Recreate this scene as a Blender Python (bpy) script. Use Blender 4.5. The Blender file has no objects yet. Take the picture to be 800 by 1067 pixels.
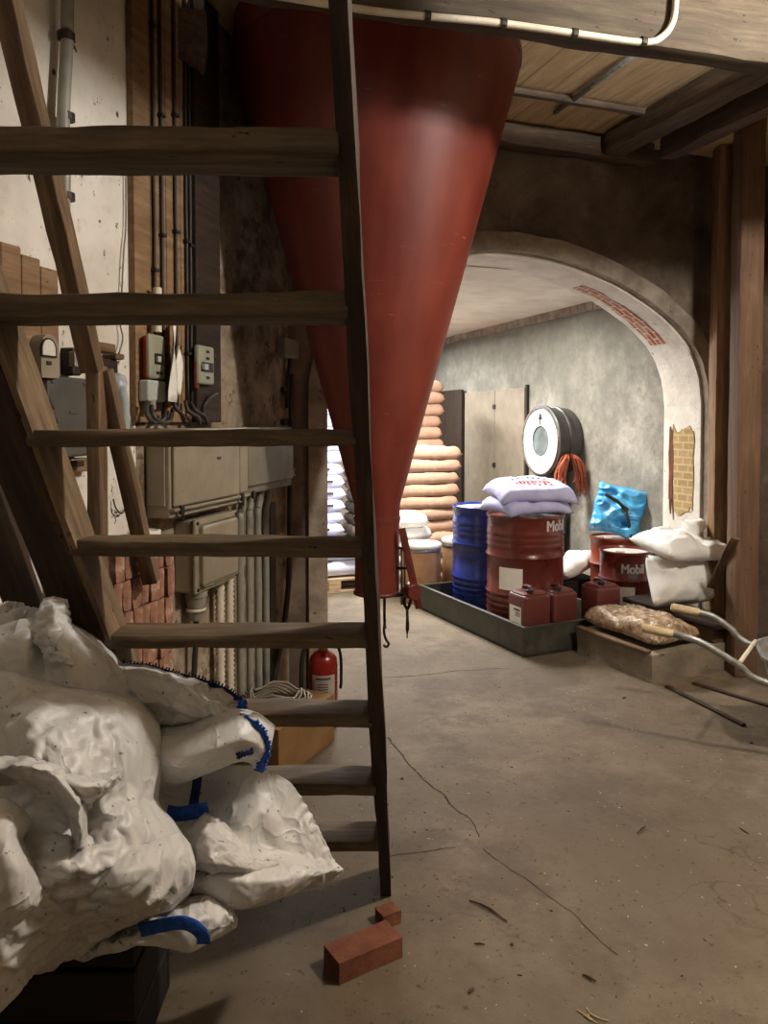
import bpy, bmesh, math, random
from mathutils import Vector, Matrix, Euler, noise
V=Vector; PI=math.pi
random.seed(7)
SC=bpy.context.scene; COL=SC.collection

# ------------------------------------------------------------------ camera, sky, lights, exposure
TH=math.radians(2.0); F=800.0; CX,CY=400.0,468.0; H=1.6
cam=bpy.data.cameras.new('camera'); co=bpy.data.objects.new('camera',cam); COL.objects.link(co)
co.location=(0,0,H); co.rotation_euler=(PI/2-TH,0,0)
cam.sensor_fit='AUTO'; cam.sensor_width=36.0; cam.lens=36.0*F/1067.0
cam.shift_x=0.0; cam.shift_y=-(533.5-CY)/1067.0; cam.clip_start=.02
SC.camera=co
w=bpy.data.worlds.new('world'); SC.world=w; w.use_nodes=True
w.node_tree.nodes['Background'].inputs[0].default_value=(1.0,.86,.70,1)
w.node_tree.nodes['Background'].inputs[1].default_value=.02
def light(name,loc,target,size,power,color,sy=None,spread=None):
    l=bpy.data.lights.new(name,'AREA'); l.energy=power; l.color=color; l.size=size
    if sy: l.shape='RECTANGLE'; l.size_y=sy
    if spread: l.spread=spread
    o=bpy.data.objects.new(name,l); COL.objects.link(o); o.location=loc
    o.rotation_euler=(V(target)-V(loc)).to_track_quat('-Z','Y').to_euler(); return o
def bulb(name,loc,r,power,color):
    l=bpy.data.lights.new(name,'POINT'); l.energy=power; l.color=color; l.shadow_soft_size=r
    o=bpy.data.objects.new(name,l); COL.objects.link(o); o.location=loc; return o
bulb('hall_lamp',(2.15,2.0,3.30),.09,300,(1.0,.955,.89))
light('alcove_lamp_near',(.30,6.7,2.60),(.30,6.7,0),1.3,165,(1.0,.97,.92),.25)
light('alcove_lamp_far',(-.25,8.6,2.60),(-.35,8.6,0),1.3,210,(.96,.98,1.0),.25)
bulb('rear_lamp',(-.7,-.9,3.1),.25,20,(1.0,.92,.82))  # added fill behind the camera to lift stair and bag fronts, no known fixture
SC.view_settings.view_transform='Standard'; SC.view_settings.look='None'
SC.view_settings.gamma=1.0; SC.view_settings.use_curve_mapping=False
SC.view_settings.exposure=0.0

# ------------------------------------------------------------------ picture <-> place helpers
def ray(px,py):
    v=-(py-CY)/F
    return V(((px-CX)/F, math.cos(TH)+v*math.sin(TH), v*math.cos(TH)-math.sin(TH)))
def at(px,py,Y):
    r=ray(px,py); k=Y/r.y; return V((r.x*k,Y,H+r.z*k))
def fl(px,py,z=0.0):
    r=ray(px,py); k=(z-H)/r.z; return V((r.x*k,r.y*k,z))
# arch-room frame: c runs along the arch wall, d runs into the alcove
A0=V((-.37,4.6,0)); LA=V((2.77,1.0,0)).length
c=V((2.77,1.0,0))/LA; d=V((-c.y,c.x,0)); ANG=math.atan2(c.y,c.x)
# left wall frame: e along the wall (away from the camera), wn out of the wall
W0=V((-.526,4.675,0)); e=V((.2607,.9654,0)).normalized(); wn=V((e.y,-e.x,0))
MW=Matrix(((e.x,-wn.x,0,W0.x),(e.y,-wn.y,0,W0.y),(0,0,1,0),(0,0,0,1)))   # local x along wall, y into wall, z up
def wl(px,py,off=0.0):
    r=ray(px,py); p0=W0+wn*off-V((0,0,H)); k=wn.dot(p0)/wn.dot(r); return V((0,0,H))+r*k
def ws(px,off=0.0):
    return (wl(px,440,off)-W0).dot(e)
def wz(px,py,off=0.0): return wl(px,py,off).z

# ------------------------------------------------------------------ object helpers
ROOTM={}
def link(name,me,mat,root,M):
    o=bpy.data.objects.new(name,me); COL.objects.link(o)
    if mat is not None: me.materials.append(mat)
    if root is not None:
        R=ROOTM[root.name]; o.parent=root; o.matrix_basis=R.inverted()@M
    else: o.matrix_basis=M
    ROOTM[o.name]=M.copy()
    return o
def obj(name,bm,mat,root=None,M=None,smooth=False,recenter=True,angle=None):
    if M is None: M=Matrix()
    if recenter and len(bm.verts):
        xs=[v.co for v in bm.verts]
        b=V(((min(p.x for p in xs)+max(p.x for p in xs))/2,(min(p.y for p in xs)+max(p.y for p in xs))/2,min(p.z for p in xs)))
        bmesh.ops.translate(bm,verts=bm.verts,vec=-b); M=M@Matrix.Translation(b)
    me=bpy.data.meshes.new(name); bm.normal_update(); bm.to_mesh(me); bm.free()
    if smooth:
        for p in me.polygons: p.use_smooth=True
        if angle is not None: me.set_sharp_from_angle(angle=angle)
    return link(name,me,mat,root,M)
def tag(o,label,cat,group=None):
    o['label']=label; o['category']=cat
    if group: o['group']=group
    return o
def thing(name,label,cat,loc,rz=0.0,group=None):
    o=bpy.data.objects.new(name,None); COL.objects.link(o); o.empty_display_size=.05
    M=Matrix.Translation(V(loc))@Matrix.Rotation(rz,4,'Z'); o.matrix_basis=M; ROOTM[o.name]=M
    return tag(o,label,cat,group)
def struct(name,bm,mat,label=None,M=None,smooth=False,root=None,angle=None):
    o=obj(name,bm,mat,root,M,smooth,angle=angle)
    if root is None: o['kind']='structure'
    if label: o['label']=label; o['category']=name.split('_')[0]
    return o
def copy_tree(o,M,label=None,group=None):
    r=o.copy(); COL.objects.link(r); r.matrix_basis=M
    if label: r['label']=label
    if group: r['group']=group
    for ch in list(o.children):
        k=ch.copy(); COL.objects.link(k); k.parent=r
    return r
def B(): return bmesh.new()
def box(bm,lo,hi,M=None,bev=0.0,seg=2):
    lo=V(lo);hi=V(hi); m=Matrix.Translation((lo+hi)/2)@Matrix.Diagonal((hi-lo).to_4d()[:3]+(1,))
    if M is not None: m=M@m
    r=bmesh.ops.create_cube(bm,size=1.0,matrix=m)
    if bev>0:
        es=set(q for v in r['verts'] for q in v.link_edges)
        bmesh.ops.bevel(bm,geom=list(es),offset=bev,segments=seg,affect='EDGES',profile=.5)
    return bm
def tube(bm,pts,r,seg=8,smooth=0,cap=True,closed=False):
    pts=[V(p) for p in pts]
    if smooth and len(pts)>2: pts=catmull(pts,smooth)
    n=len(pts); rings=[]; up=None
    for i,p in enumerate(pts):
        t=(pts[min(i+1,n-1)]-pts[max(i-1,0)])
        if t.length<1e-9: t=V((0,0,1))
        t.normalize()
        if up is None:
            up=V((0,0,1)) if abs(t.z)<.9 else V((1,0,0))
        s=t.cross(up).normalized(); up=s.cross(t).normalized()
        rr=r[i*len(r)//n] if isinstance(r,(list,tuple)) else r
        rings.append([bm.verts.new(p+(s*math.cos(a)+up*math.sin(a))*rr) for a in [2*PI*k/seg for k in range(seg)]])
    for a,b in zip(rings,rings[1:]):
        for k in range(seg): bm.faces.new((a[k],a[(k+1)%seg],b[(k+1)%seg],b[k]))
    if cap:
        bm.faces.new(rings[0][::-1]); bm.faces.new(rings[-1])
    return bm
def catmull(pts,sub):
    out=[]; n=len(pts)
    for i in range(n-1):
        p0,p1,p2,p3=pts[max(i-1,0)],pts[i],pts[i+1],pts[min(i+2,n-1)]
        for k in range(sub):
            t=k/sub; out.append(.5*((2*p1)+(p2-p0)*t+(2*p0-5*p1+4*p2-p3)*t*t+(3*p1-p0-3*p2+p3)*t**3))
    out.append(pts[-1]); return out
def lathe(bm,prof,seg=48,ctr=(0,0,0),close=True,M=None):
    """prof: (r,z) or (r,z,xoffset)"""
    ctr=V(ctr); rings=[]
    for p in prof:
        r,z=p[0],p[1]; xo=p[2] if len(p)>2 else 0
        if r<1e-6: ring=[bm.verts.new(ctr+V((xo,0,z)))]
        else: ring=[bm.verts.new(ctr+V((xo+r*math.cos(a),r*math.sin(a),z))) for a in [2*PI*k/seg for k in range(seg)]]
        rings.append(ring)
    vs=[v for q in rings for v in q]
    for a,b in zip(rings,rings[1:]):
        if len(a)==1 and len(b)==1: continue
        for k in range(seg):
            k2=(k+1)%seg
            if len(a)==1: bm.faces.new((a[0],b[k2],b[k]))
            elif len(b)==1: bm.faces.new((a[k],a[k2],b[0]))
            else: bm.faces.new((a[k],a[k2],b[k2],b[k]))
    if M is not None: bmesh.ops.transform(bm,matrix=M,verts=vs)
    bmesh.ops.recalc_face_normals(bm,faces=bm.faces)
    return bm
def frame(p0,p1,up=(0,0,1)):
    x=(V(p1)-V(p0)).normalized(); y=V(up).cross(x).normalized(); z=x.cross(y)
    M=Matrix.Identity(4)
    for i in range(3): M[i][0]=x[i];M[i][1]=y[i];M[i][2]=z[i];M[i][3]=p0[i]
    return M
def plank_bm(L,wd,th,seed=0,amp=.004,n=None,bev=.004):
    """bar along local x, width along y, thickness along z, with a worn wavy outline"""
    bm=B(); n=n or max(4,int(L/.08)); rs=[]
    for i in range(n+1):
        x=L*i/n; ring=[]
        for (sy,sz) in ((-1,-1),(-.0,-1),(1,-1),(1,0),(1,1),(0,1),(-1,1),(-1,0)):
            q=V((x,sy*wd/2,sz*th/2)); k=noise.noise_vector(V((x*5+seed*7.3,sy*1.7+seed,sz*1.3)))
            k2=noise.noise_vector(V((x*17+seed*3.3,sy*2.7+seed,sz*2.3)))
            q+=V((0,k.y,k.z))*amp+V((0,k2.y,k2.z))*amp*.45; ring.append(bm.verts.new(q))
        rs.append(ring)
    for a,b in zip(rs,rs[1:]):
        for k in range(8): bm.faces.new((a[k],b[k],b[(k+1)%8],a[(k+1)%8]))
    bm.faces.new(rs[0]); bm.faces.new(rs[-1][::-1])
    bmesh.ops.recalc_face_normals(bm,faces=bm.faces)
    if bev:
        lng=[q for q in bm.edges if q.calc_face_angle(0)>.9]
        bmesh.ops.bevel(bm,geom=lng,offset=min(bev,th*.3),segments=2,affect='EDGES',profile=.5)
    return bm
def plank(name,p0,p1,wd,th,mat,root=None,up=(0,0,1),seed=0,amp=.004,n=None,bev=.004):
    p0=V(p0);p1=V(p1)
    return obj(name,plank_bm((p1-p0).length,wd,th,seed,amp,n,bev),mat,root,frame(p0,p1,up),recenter=False,smooth=True,angle=.6)

# ------------------------------------------------------------------ materials
def lin(r,g,b):
    f=lambda u:(u/255/12.92 if u/255<=.04045 else ((u/255+.055)/1.055)**2.4)
    return (f(r),f(g),f(b),1)
class NT:
    def __init__(s,name):
        s.m=bpy.data.materials.new(name); s.m.use_nodes=True; s.t=s.m.node_tree; s.b=s.t.nodes['Principled BSDF']
        s.co=None
    def n(s,ty,**k):
        q=s.t.nodes.new(ty)
        for a,b in k.items(): setattr(q,a,b)
        return q
    def l(s,a,b): s.t.links.new(a,b)
    def coords(s,scale=(1,1,1),kind='Object'):
        tc=s.n('ShaderNodeTexCoord'); mp=s.n('ShaderNodeMapping'); mp.inputs['Scale'].default_value=scale
        s.l(tc.outputs[kind],mp.inputs['Vector']); return mp.outputs['Vector']
    def noise(s,vec,scale,detail=5,rough=.6,dist=0):
        q=s.n('ShaderNodeTexNoise'); q.inputs['Scale'].default_value=scale; q.inputs['Detail'].default_value=detail
        q.inputs['Roughness'].default_value=rough; q.inputs['Distortion'].default_value=dist; s.l(vec,q.inputs['Vector']); return q.outputs['Fac']
    def ramp(s,fac,stops,interp='LINEAR'):
        q=s.n('ShaderNodeValToRGB'); q.color_ramp.interpolation=interp; el=q.color_ramp.elements
        while len(el)<len(stops): el.new(.5)
        for E_,(p,cc) in zip(el,stops):
            E_.position=p; E_.color=cc if len(cc)==4 else tuple(cc)+(1,)
        s.l(fac,q.inputs['Fac']); return q.outputs['Color']
    def mix(s,fac,a,b,bt='MIX'):
        q=s.n('ShaderNodeMixRGB',blend_type=bt)
        for sock,v in ((q.inputs['Fac'],fac),(q.inputs['Color1'],a),(q.inputs['Color2'],b)):
            if hasattr(v,'links') or isinstance(v,bpy.types.NodeSocket): s.l(v,sock)
            else: sock.default_value=v
        return q.outputs['Color']
    def bump(s,h,strength=.3,dist=.01,prev=None):
        q=s.n('ShaderNodeBump'); q.inputs['Strength'].default_value=strength; q.inputs['Distance'].default_value=dist
        s.l(h,q.inputs['Height'])
        if prev is not None: s.l(prev,q.inputs['Normal'])
        return q.outputs['Normal']
    def out(s,colour,rough=.7,normal=None,metal=0,spec=.5):
        if isinstance(colour,bpy.types.NodeSocket): s.l(colour,s.b.inputs['Base Color'])
        else: s.b.inputs['Base Color'].default_value=colour
        if isinstance(rough,bpy.types.NodeSocket): s.l(rough,s.b.inputs['Roughness'])
        else: s.b.inputs['Roughness'].default_value=rough
        s.b.inputs['Metallic'].default_value=metal; s.b.inputs['Specular IOR Level'].default_value=spec
        if normal is not None: s.l(normal,s.b.inputs['Normal'])
        return s.m
g3=lambda u:(u,u,u,1)
def pm(name,c1,c2,scale=8,rough=.7,bump=.2,bscale=40,stretch=(1,1,1),metal=0,lo=.35,hi=.65,spots=None,sscale=30,sth=.66,spec=.5,bd=.01):
    t=NT(name); v=t.coords(stretch); n1=t.noise(v,scale,6)
    k=t.ramp(n1,[(lo,lin(*c1)),(hi,lin(*c2))])
    if spots:
        n3=t.noise(t.coords((1,1,1)),sscale,4,.65); m=t.ramp(n3,[(sth,g3(0)),(sth+.05,g3(1))]); k=t.mix(m,k,lin(*spots))
    nb=t.noise(v,bscale,5)
    return t.out(k,rough,t.bump(nb,bump,bd),metal,spec)
def wood(name,c1,c2,c3,rough=.75,scale=3.0,bump=.35,spec=.3):
    t=NT(name); v=t.coords((1.2,14,14)); n1=t.noise(v,scale,7,.65,.3); n2=t.noise(t.coords((1,2.5,2.5)),4,5)
    k=t.ramp(n1,[(.3,lin(*c1)),(.52,lin(*c2)),(.7,lin(*c3))])
    k=t.mix(t.ramp(n2,[(.4,g3(0)),(.7,g3(.55))]),k,lin(*c1))
    gouge=t.ramp(t.noise(t.coords((3,9,9)),7,4),[(.67,g3(0)),(.70,g3(1))]); k=t.mix(gouge,k,lin(c1[0]*.45,c1[1]*.42,c1[2]*.4))
    return t.out(k,rough,t.bump(n1,bump,.006),0,spec)
M={}
M['ladder']=wood('ladder_wood',(62,50,37),(98,82,61),(124,106,82))
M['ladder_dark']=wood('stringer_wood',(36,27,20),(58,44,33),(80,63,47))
M['batten']=wood('batten_wood',(74,57,40),(108,86,63),(132,109,84))
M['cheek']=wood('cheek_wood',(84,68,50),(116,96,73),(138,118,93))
M['beam']=wood('beam_wood',(52,44,34),(78,68,54),(98,87,71),scale=2)
M['purlin']=wood('purlin_wood',(66,54,44),(98,82,68),(120,104,88),scale=2)
M['darkwood']=wood('dark_wood',(30,21,15),(48,35,25),(62,46,34))
M['crate']=wood('crate_wood',(22,17,13),(34,27,21),(44,35,28))
M['post']=wood('post_wood',(116,88,62),(146,114,82),(166,136,104),scale=2)
M['postred']=wood('post_red_wood',(84,62,46),(106,80,60),(122,97,76),scale=2)
M['board']=wood('board_wood',(106,82,58),(134,106,78),(150,124,96))
M['ceilboard']=wood('ceiling_boards',(176,150,112),(208,184,146),(222,200,164),scale=2)
M['pallet']=wood('pallet_wood',(150,126,96),(188,164,130),(205,184,152))
M['grip']=wood('grip_wood',(176,156,122),(206,188,152),(222,206,174),scale=2)
# concrete floor: worn, dusty, cracked
t=NT('floor_concrete'); v=t.coords()
n1=t.noise(v,.9,6,.62,.4); n2=t.noise(v,5,6,.7); n3=t.noise(v,38,4,.7)
k=t.ramp(n1,[(.3,lin(82,71,57)),(.5,lin(99,87,71)),(.7,lin(118,105,87))])
k=t.mix(t.ramp(n2,[(.45,g3(0)),(.72,g3(.55))]),k,lin(80,67,52))
k=t.mix(t.ramp(n3,[(.62,g3(0)),(.66,g3(.7))]),k,lin(58,46,35))
k=t.mix(t.ramp(t.noise(v,1.7,7,.75),[(.5,g3(0)),(.62,g3(.5))]),k,lin(66,55,43))
k=t.mix(t.ramp(t.noise(v,55,3,.5),[(.735,g3(0)),(.765,g3(.6))]),k,lin(196,180,150))
dv=t.n('ShaderNodeVectorMath',operation='ADD'); nz=t.n('ShaderNodeTexNoise'); nz.inputs['Scale'].default_value=2.2; nz.inputs['Detail'].default_value=5
t.l(v,nz.inputs['Vector']); t.l(v,dv.inputs[0]); t.l(nz.outputs['Color'],dv.inputs[1])
vo=t.n('ShaderNodeTexVoronoi',feature='DISTANCE_TO_EDGE'); vo.inputs['Scale'].default_value=.62; t.l(dv.outputs[0],vo.inputs['Vector'])
cr=t.ramp(vo.outputs['Distance'],[(0,g3(.75)),(.0025,g3(.5)),(.005,g3(0))]); cm=t.ramp(t.noise(v,1.3,3),[(.45,g3(0)),(.6,g3(1))]); k=t.mix(t.mix(1.0,cr,cm,'MULTIPLY'),k,lin(66,54,42))
nb=t.bump(n2,.25,.02); nb=t.bump(n3,.25,.004,nb)
M['floor']=t.out(k,.82,nb,0,.3)
# plaster, whitewashed and dirty
t=NT('white_plaster'); v=t.coords(); n1=t.noise(v,2.4,6,.6); n2=t.noise(v,14,5,.7); n3=t.noise(t.coords((1,1,.7)),22,4,.7)
k=t.ramp(n1,[(.32,lin(192,184,172)),(.6,lin(222,216,206))])
k=t.mix(t.ramp(n3,[(.635,g3(0)),(.66,g3(1))]),k,lin(82,68,54))
k=t.mix(t.ramp(n2,[(.55,g3(0)),(.75,g3(.5))]),k,lin(176,158,136))
M['plaster']=t.out(k,.85,t.bump(n2,.25,.01),0,.2)
t=NT('dirty_concrete'); v=t.coords(); n1=t.noise(v,3.2,7,.68,.3); n2=t.noise(v,16,6,.7); n3=t.noise(v,7,5,.7)
k=t.ramp(n1,[(.36,lin(84,68,54)),(.5,lin(138,122,104)),(.66,lin(176,162,142))])
k=t.mix(t.ramp(n3,[(.56,g3(0)),(.62,g3(.7))]),k,lin(92,62,44))
k=t.mix(t.ramp(n2,[(.62,g3(0)),(.67,g3(.8))]),k,lin(54,42,34))
M['dirty']=t.out(k,.9,t.bump(n2,.5,.015),0,.2)
t=NT('sooty_wall'); v=t.coords(); n1=t.noise(v,1.6,6,.65,.4); n2=t.noise(v,9,6,.7)  # dark brown-grey mottled wall around the arch
k=t.ramp(n1,[(.34,lin(74,62,54)),(.52,lin(104,90,78)),(.7,lin(136,122,106))])
k=t.mix(t.ramp(n2,[(.56,g3(0)),(.72,g3(.7))]),k,lin(64,54,47))
M['sooty']=t.out(k,.9,t.bump(n2,.45,.015),0,.15)
t=NT('alcove_render'); v=t.coords(); n1=t.noise(v,1.3,9,.72,.15); n2=t.noise(v,6,8,.75,.1); n3=t.noise(v,20,5,.7)
k=t.ramp(n1,[(.3,lin(96,92,83)),(.45,lin(128,123,112)),(.6,lin(162,156,144)),(.75,lin(190,184,172))])
k=t.mix(t.ramp(n2,[(.46,g3(0)),(.66,g3(.65))]),k,lin(104,100,92))
k=t.mix(t.ramp(n3,[(.66,g3(0)),(.72,g3(.6))]),k,lin(76,72,66))
# damp and soot staining plus painted light falloff: the wall darkens towards the top
sx=t.n('ShaderNodeSeparateXYZ'); t.l(t.coords((1,1,1)),sx.inputs[0])
ad=t.n('ShaderNodeMath',operation='MULTIPLY_ADD'); t.l(n2,ad.inputs[0]); ad.inputs[1].default_value=1.6; t.l(sx.outputs['Z'],ad.inputs[2])
stain=t.ramp(ad.outputs[0],[(.0,g3(0)),(1,g3(0))]); 
mr=t.n('ShaderNodeMapRange'); mr.inputs['From Min'].default_value=2.1; mr.inputs['From Max'].default_value=3.2; t.l(ad.outputs[0],mr.inputs['Value'])
mm=t.n('ShaderNodeMath',operation='MULTIPLY'); mm.inputs[1].default_value=.6; t.l(mr.outputs[0],mm.inputs[0])
k=t.mix(mm.outputs[0],k,lin(104,103,92))
M['alcove']=t.out(k,.9,t.bump(n2,.35,.02),0,.2)
M['limewash']=pm('limewash',(206,198,184),(232,226,214),5,.85,.35,18,spots=(150,120,98),sscale=14,sth=.66,spec=.2,bd=.02)
M['archrim']=pm('arch_rim',(118,106,92),(160,148,132),6,.85,.4,22,spots=(84,66,52),sscale=18,spec=.2,bd=.02)
M['alcceil']=pm('alcove_ceiling',(206,198,180),(226,220,204),3,.85,.1,30,spots=(170,160,140),sscale=20,sth=.7,spec=.2)
M['crackdirt']=pm('crack_dirt',(44,36,28),(58,48,38),20,.95,.2,40,spec=.1)
M['slab']=pm('slab_concrete',(112,102,88),(140,129,113),5,.9,.35,25,spots=(80,68,55),sscale=14,sth=.64,spec=.2)
M['render']=pm('grey_render',(116,106,94),(150,140,126),4,.9,.3,20,spec=.2)
M['hallceil']=pm('hall_ceiling',(126,108,84),(160,140,112),4,.9,.2,20,spec=.2)
M['hallwall']=pm('hall_wall',(120,106,90),(160,146,126),3,.9,.2,20,spec=.2)
def brickmat(name,cc,c2,mort,sc,axis=(1,1,1),swz=False):
    t=NT(name); v=t.coords(axis)
    if swz:
        sp=t.n('ShaderNodeSeparateXYZ'); cbn=t.n('ShaderNodeCombineXYZ'); t.l(v,sp.inputs[0]); t.l(sp.outputs[1],cbn.inputs[0]); t.l(sp.outputs[2],cbn.inputs[1]); v=cbn.outputs[0]
    q=t.n('ShaderNodeTexBrick'); t.l(v,q.inputs['Vector']); q.inputs['Scale'].default_value=sc
    q.inputs['Color1'].default_value=lin(*cc); q.inputs['Color2'].default_value=lin(*c2); q.inputs['Mortar'].default_value=lin(*mort); q.inputs['Mortar Size'].default_value=.03
    return t.out(t.mix(t.ramp(t.noise(v,20,5),[(.4,g3(0)),(.75,g3(.6))]),q.outputs['Color'],lin(*mort)),.9,t.bump(q.outputs['Fac'],-.4,.02),0,.2)
M['redbrickface']=brickmat('exposed_red_brick',(168,92,66),(150,80,60),(206,190,172),5)
M['yellowbrick']=brickmat('exposed_yellow_brick',(176,144,92),(158,126,80),(190,172,136),4.5,swz=True)
M['brick']=pm('old_red_brick',(118,80,64),(156,118,98),14,.9,.4,50,spots=(176,156,138),sscale=9,sth=.60,spec=.2)
M['brownbrick']=pm('brown_brick',(96,58,42),(124,78,58),10,.9,.35,70,spots=(70,44,34),sscale=40,spec=.2)
# painted metal
def paint(name,cc,rough=.35,var=.12,rust=None,spec=.5,scale=6):
    t=NT(name); v=t.coords(); n1=t.noise(v,scale,5,.6); a=tuple(u*(1-var) for u in cc); b=tuple(min(255,u*(1+var)) for u in cc)
    k=t.ramp(n1,[(.35,lin(*a)),(.65,lin(*b))])
    if rust: k=t.mix(t.ramp(t.noise(v,24,5,.7),[(.66,g3(0)),(.71,g3(.9))]),k,lin(*rust))
    r=t.ramp(t.noise(v,9,4),[(.3,g3(rough*.8)),(.7,g3(min(1,rough*1.25)))])
    return t.out(k,r,t.bump(t.noise(v,30,3),.04,.004),0,spec)
# hopper paint: brushed streaks down the cone and thin scratches
t=NT('hopper_paint'); v=t.coords((1,1,.12)); n1=t.noise(v,9,5,.6); n2=t.noise(t.coords(),2,4)
k=t.ramp(n1,[(.35,lin(96,36,26)),(.65,lin(112,46,33))]); k=t.mix(t.ramp(n2,[(.45,g3(0)),(.75,g3(.4))]),k,lin(86,32,24))
wv=t.n('ShaderNodeTexNoise'); wv.inputs['Scale'].default_value=1.0; wv.inputs['Detail'].default_value=2
t.l(t.coords((1.5,1.5,24)),wv.inputs['Vector']); scr=t.ramp(wv.outputs['Fac'],[(.688,g3(0)),(.692,g3(1)),(.698,g3(1)),(.702,g3(0))])
br=t.ramp(t.noise(t.coords((3,3,40)),6,3),[(.55,g3(0)),(.62,g3(.7))]); k=t.mix(t.mix(1.0,scr,br,'MULTIPLY'),k,lin(190,120,96))
M['hopper']=t.out(k,t.ramp(n1,[(.3,g3(.42)),(.7,g3(.52))]),t.bump(n1,.06,.004),0,.4)
M['valve']=paint('valve_red',(92,34,26),.45,.15,(70,40,30))
M['drumred']=paint('oil_drum_red',(94,37,28),.30,.10,None)
M['drumblue']=paint('oil_drum_blue',(28,44,124),.25,.08)
M['drumorange']=paint('oil_drum_orange',(116,52,32),.32,.12)
M['drumtop']=paint('drum_lid_grey',(196,190,182),.35,.06,(150,120,96))
M['tray']=paint('tray_dark_paint',(58,57,48),.5,.25,(112,108,92),scale=9)
M['can']=paint('jerrycan_plastic',(92,42,38),.42,.08)
M['greybox']=paint('grey_enclosure',(136,126,106),.5,.07,(92,74,56))
M['meterbox']=paint('dark_meter_box',(72,70,64),.6,.12,(104,98,88))
M['switch']=paint('grey_switch',(140,140,122),.45,.08)
M['switch2']=paint('pale_switch',(168,172,166),.45,.06)
M['orange']=paint('orange_plastic',(184,66,34),.4,.06)
M['conduit']=paint('conduit_grey',(134,130,118),.5,.12,(92,80,66))
M['conduitw']=paint('conduit_white',(206,196,176),.5,.08,(150,130,104))
M['galv']=pm('galvanised',(130,130,126),(168,168,164),30,.45,.1,60,metal=.6)
M['steel']=pm('worn_steel',(110,102,94),(150,142,132),20,.4,.1,60,metal=.8)
M['iron']=pm('dark_iron',(38,32,28),(62,52,44),20,.55,.3,60,metal=.5)
M['black']=paint('black_plastic',(24,23,22),.5,.1)
M['cable']=paint('black_cable',(44,38,34),.6,.15)
M['cablegrey']=paint('grey_cable',(112,104,92),.6,.12)
M['phone']=paint('grey_bakelite',(158,164,168),.35,.05)
M['white']=paint('white_card',(224,220,210),.7,.03)
M['dialw']=paint('dial_enamel',(236,238,234),.35,.02)
M['dialglass']=paint('dial_window',(96,104,104),.12,.15)
M['scalebody']=paint('scale_body',(62,60,56),.4,.12)
M['ext']=paint('extinguisher_red',(118,24,20),.25,.06)
M['brass']=pm('brass',(150,110,50),(190,150,80),20,.35,.1,60,metal=.8)
M['card']=pm('cardboard',(112,84,54),(130,100,66),5,.8,.1,60,spots=(120,84,48),sscale=12,sth=.7,spec=.2)
M['fibre']=pm('fibre_drum',(178,134,94),(202,158,114),6,.6,.1,40)
M['paperbag']=pm('tan_paper_sack',(160,126,104),(180,147,124),7,.75,.25,14,spec=.2,bd=.02)
M['whitebag']=pm('white_paper_sack',(222,220,214),(240,238,232),7,.7,.25,14,spec=.25,bd=.02)
M['bluebagpaper']=pm('pale_blue_sack',(196,200,226),(222,226,242),6,.7,.25,14,spec=.25,bd=.02)
M['lav']=pm('lavender_sack',(164,164,206),(192,192,226),6,.6,.3,14,spec=.3,bd=.02)
M['greybag']=pm('dark_grey_sack',(84,72,62),(120,104,92),9,.7,.3,14,spec=.3,bd=.02)
M['blueplastic']=pm('blue_plastic',(46,140,196),(92,180,226),5,.25,.6,9,spec=.6,bd=.03)
M['film']=pm('clear_film_over_husks',(112,84,58),(182,156,126),16,.22,.8,22,spots=(206,190,170),sscale=24,sth=.6,spec=.7,bd=.02)
M['twine']=pm('orange_twine',(150,72,48),(184,104,76),60,.8,.3,80,spec=.2)
M['strap']=pm('blue_webbing',(22,62,142),(44,98,190),60,.7,.5,160,stretch=(1,1,1),spec=.3)
M['strapdark']=pm('dark_blue_webbing',(20,30,62),(36,54,104),60,.8,.5,160,spec=.2)
M['ink']=paint('dark_print',(60,56,62),.7,.1)
M['inkred']=paint('orange_print',(196,98,72),.7,.06)
M['letter']=paint('pale_lettering',(206,198,190),.5,.03)
M['debris']=pm('twig_bark',(66,48,34),(96,74,54),30,.9,.2,60)
M['straw']=pm('straw',(150,128,92),(186,164,124),30,.9,.2,60)
# woven polypropylene of the bulk bags
t=NT('white_woven_plastic'); v=t.coords(); n1=t.noise(v,3,6,.65); n2=t.noise(v,30,5,.7)
k=t.ramp(n1,[(.32,lin(186,183,178)),(.6,lin(208,206,202))])
k=t.mix(t.ramp(t.noise(v,6,6,.75),[(.6,g3(0)),(.82,g3(.45))]),k,lin(150,132,110))
k=t.mix(t.ramp(t.noise(v,60,3,.6),[(.665,g3(0)),(.69,g3(.8))]),k,lin(88,70,54))
vo=t.n('ShaderNodeTexVoronoi',feature='DISTANCE_TO_EDGE'); vo.inputs['Scale'].default_value=7
ds=t.n('ShaderNodeVectorMath',operation='MULTIPLY_ADD'); nz=t.n('ShaderNodeTexNoise'); nz.inputs['Scale'].default_value=5; t.l(v,nz.inputs['Vector'])
t.l(nz.outputs['Color'],ds.inputs[0]); ds.inputs[1].default_value=(.35,.35,.35); t.l(v,ds.inputs[2]); t.l(ds.outputs[0],vo.inputs['Vector'])
cre=t.ramp(vo.outputs['Distance'],[(0,g3(1)),(.06,g3(.35)),(.2,g3(0))])
nb=t.bump(cre,.30,.012); nb=t.bump(t.noise(v,12,5,.6),.25,.012,nb); nb=t.bump(n2,.08,.004,nb)
M['woven']=t.out(k,.42,nb,0,.45)

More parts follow.
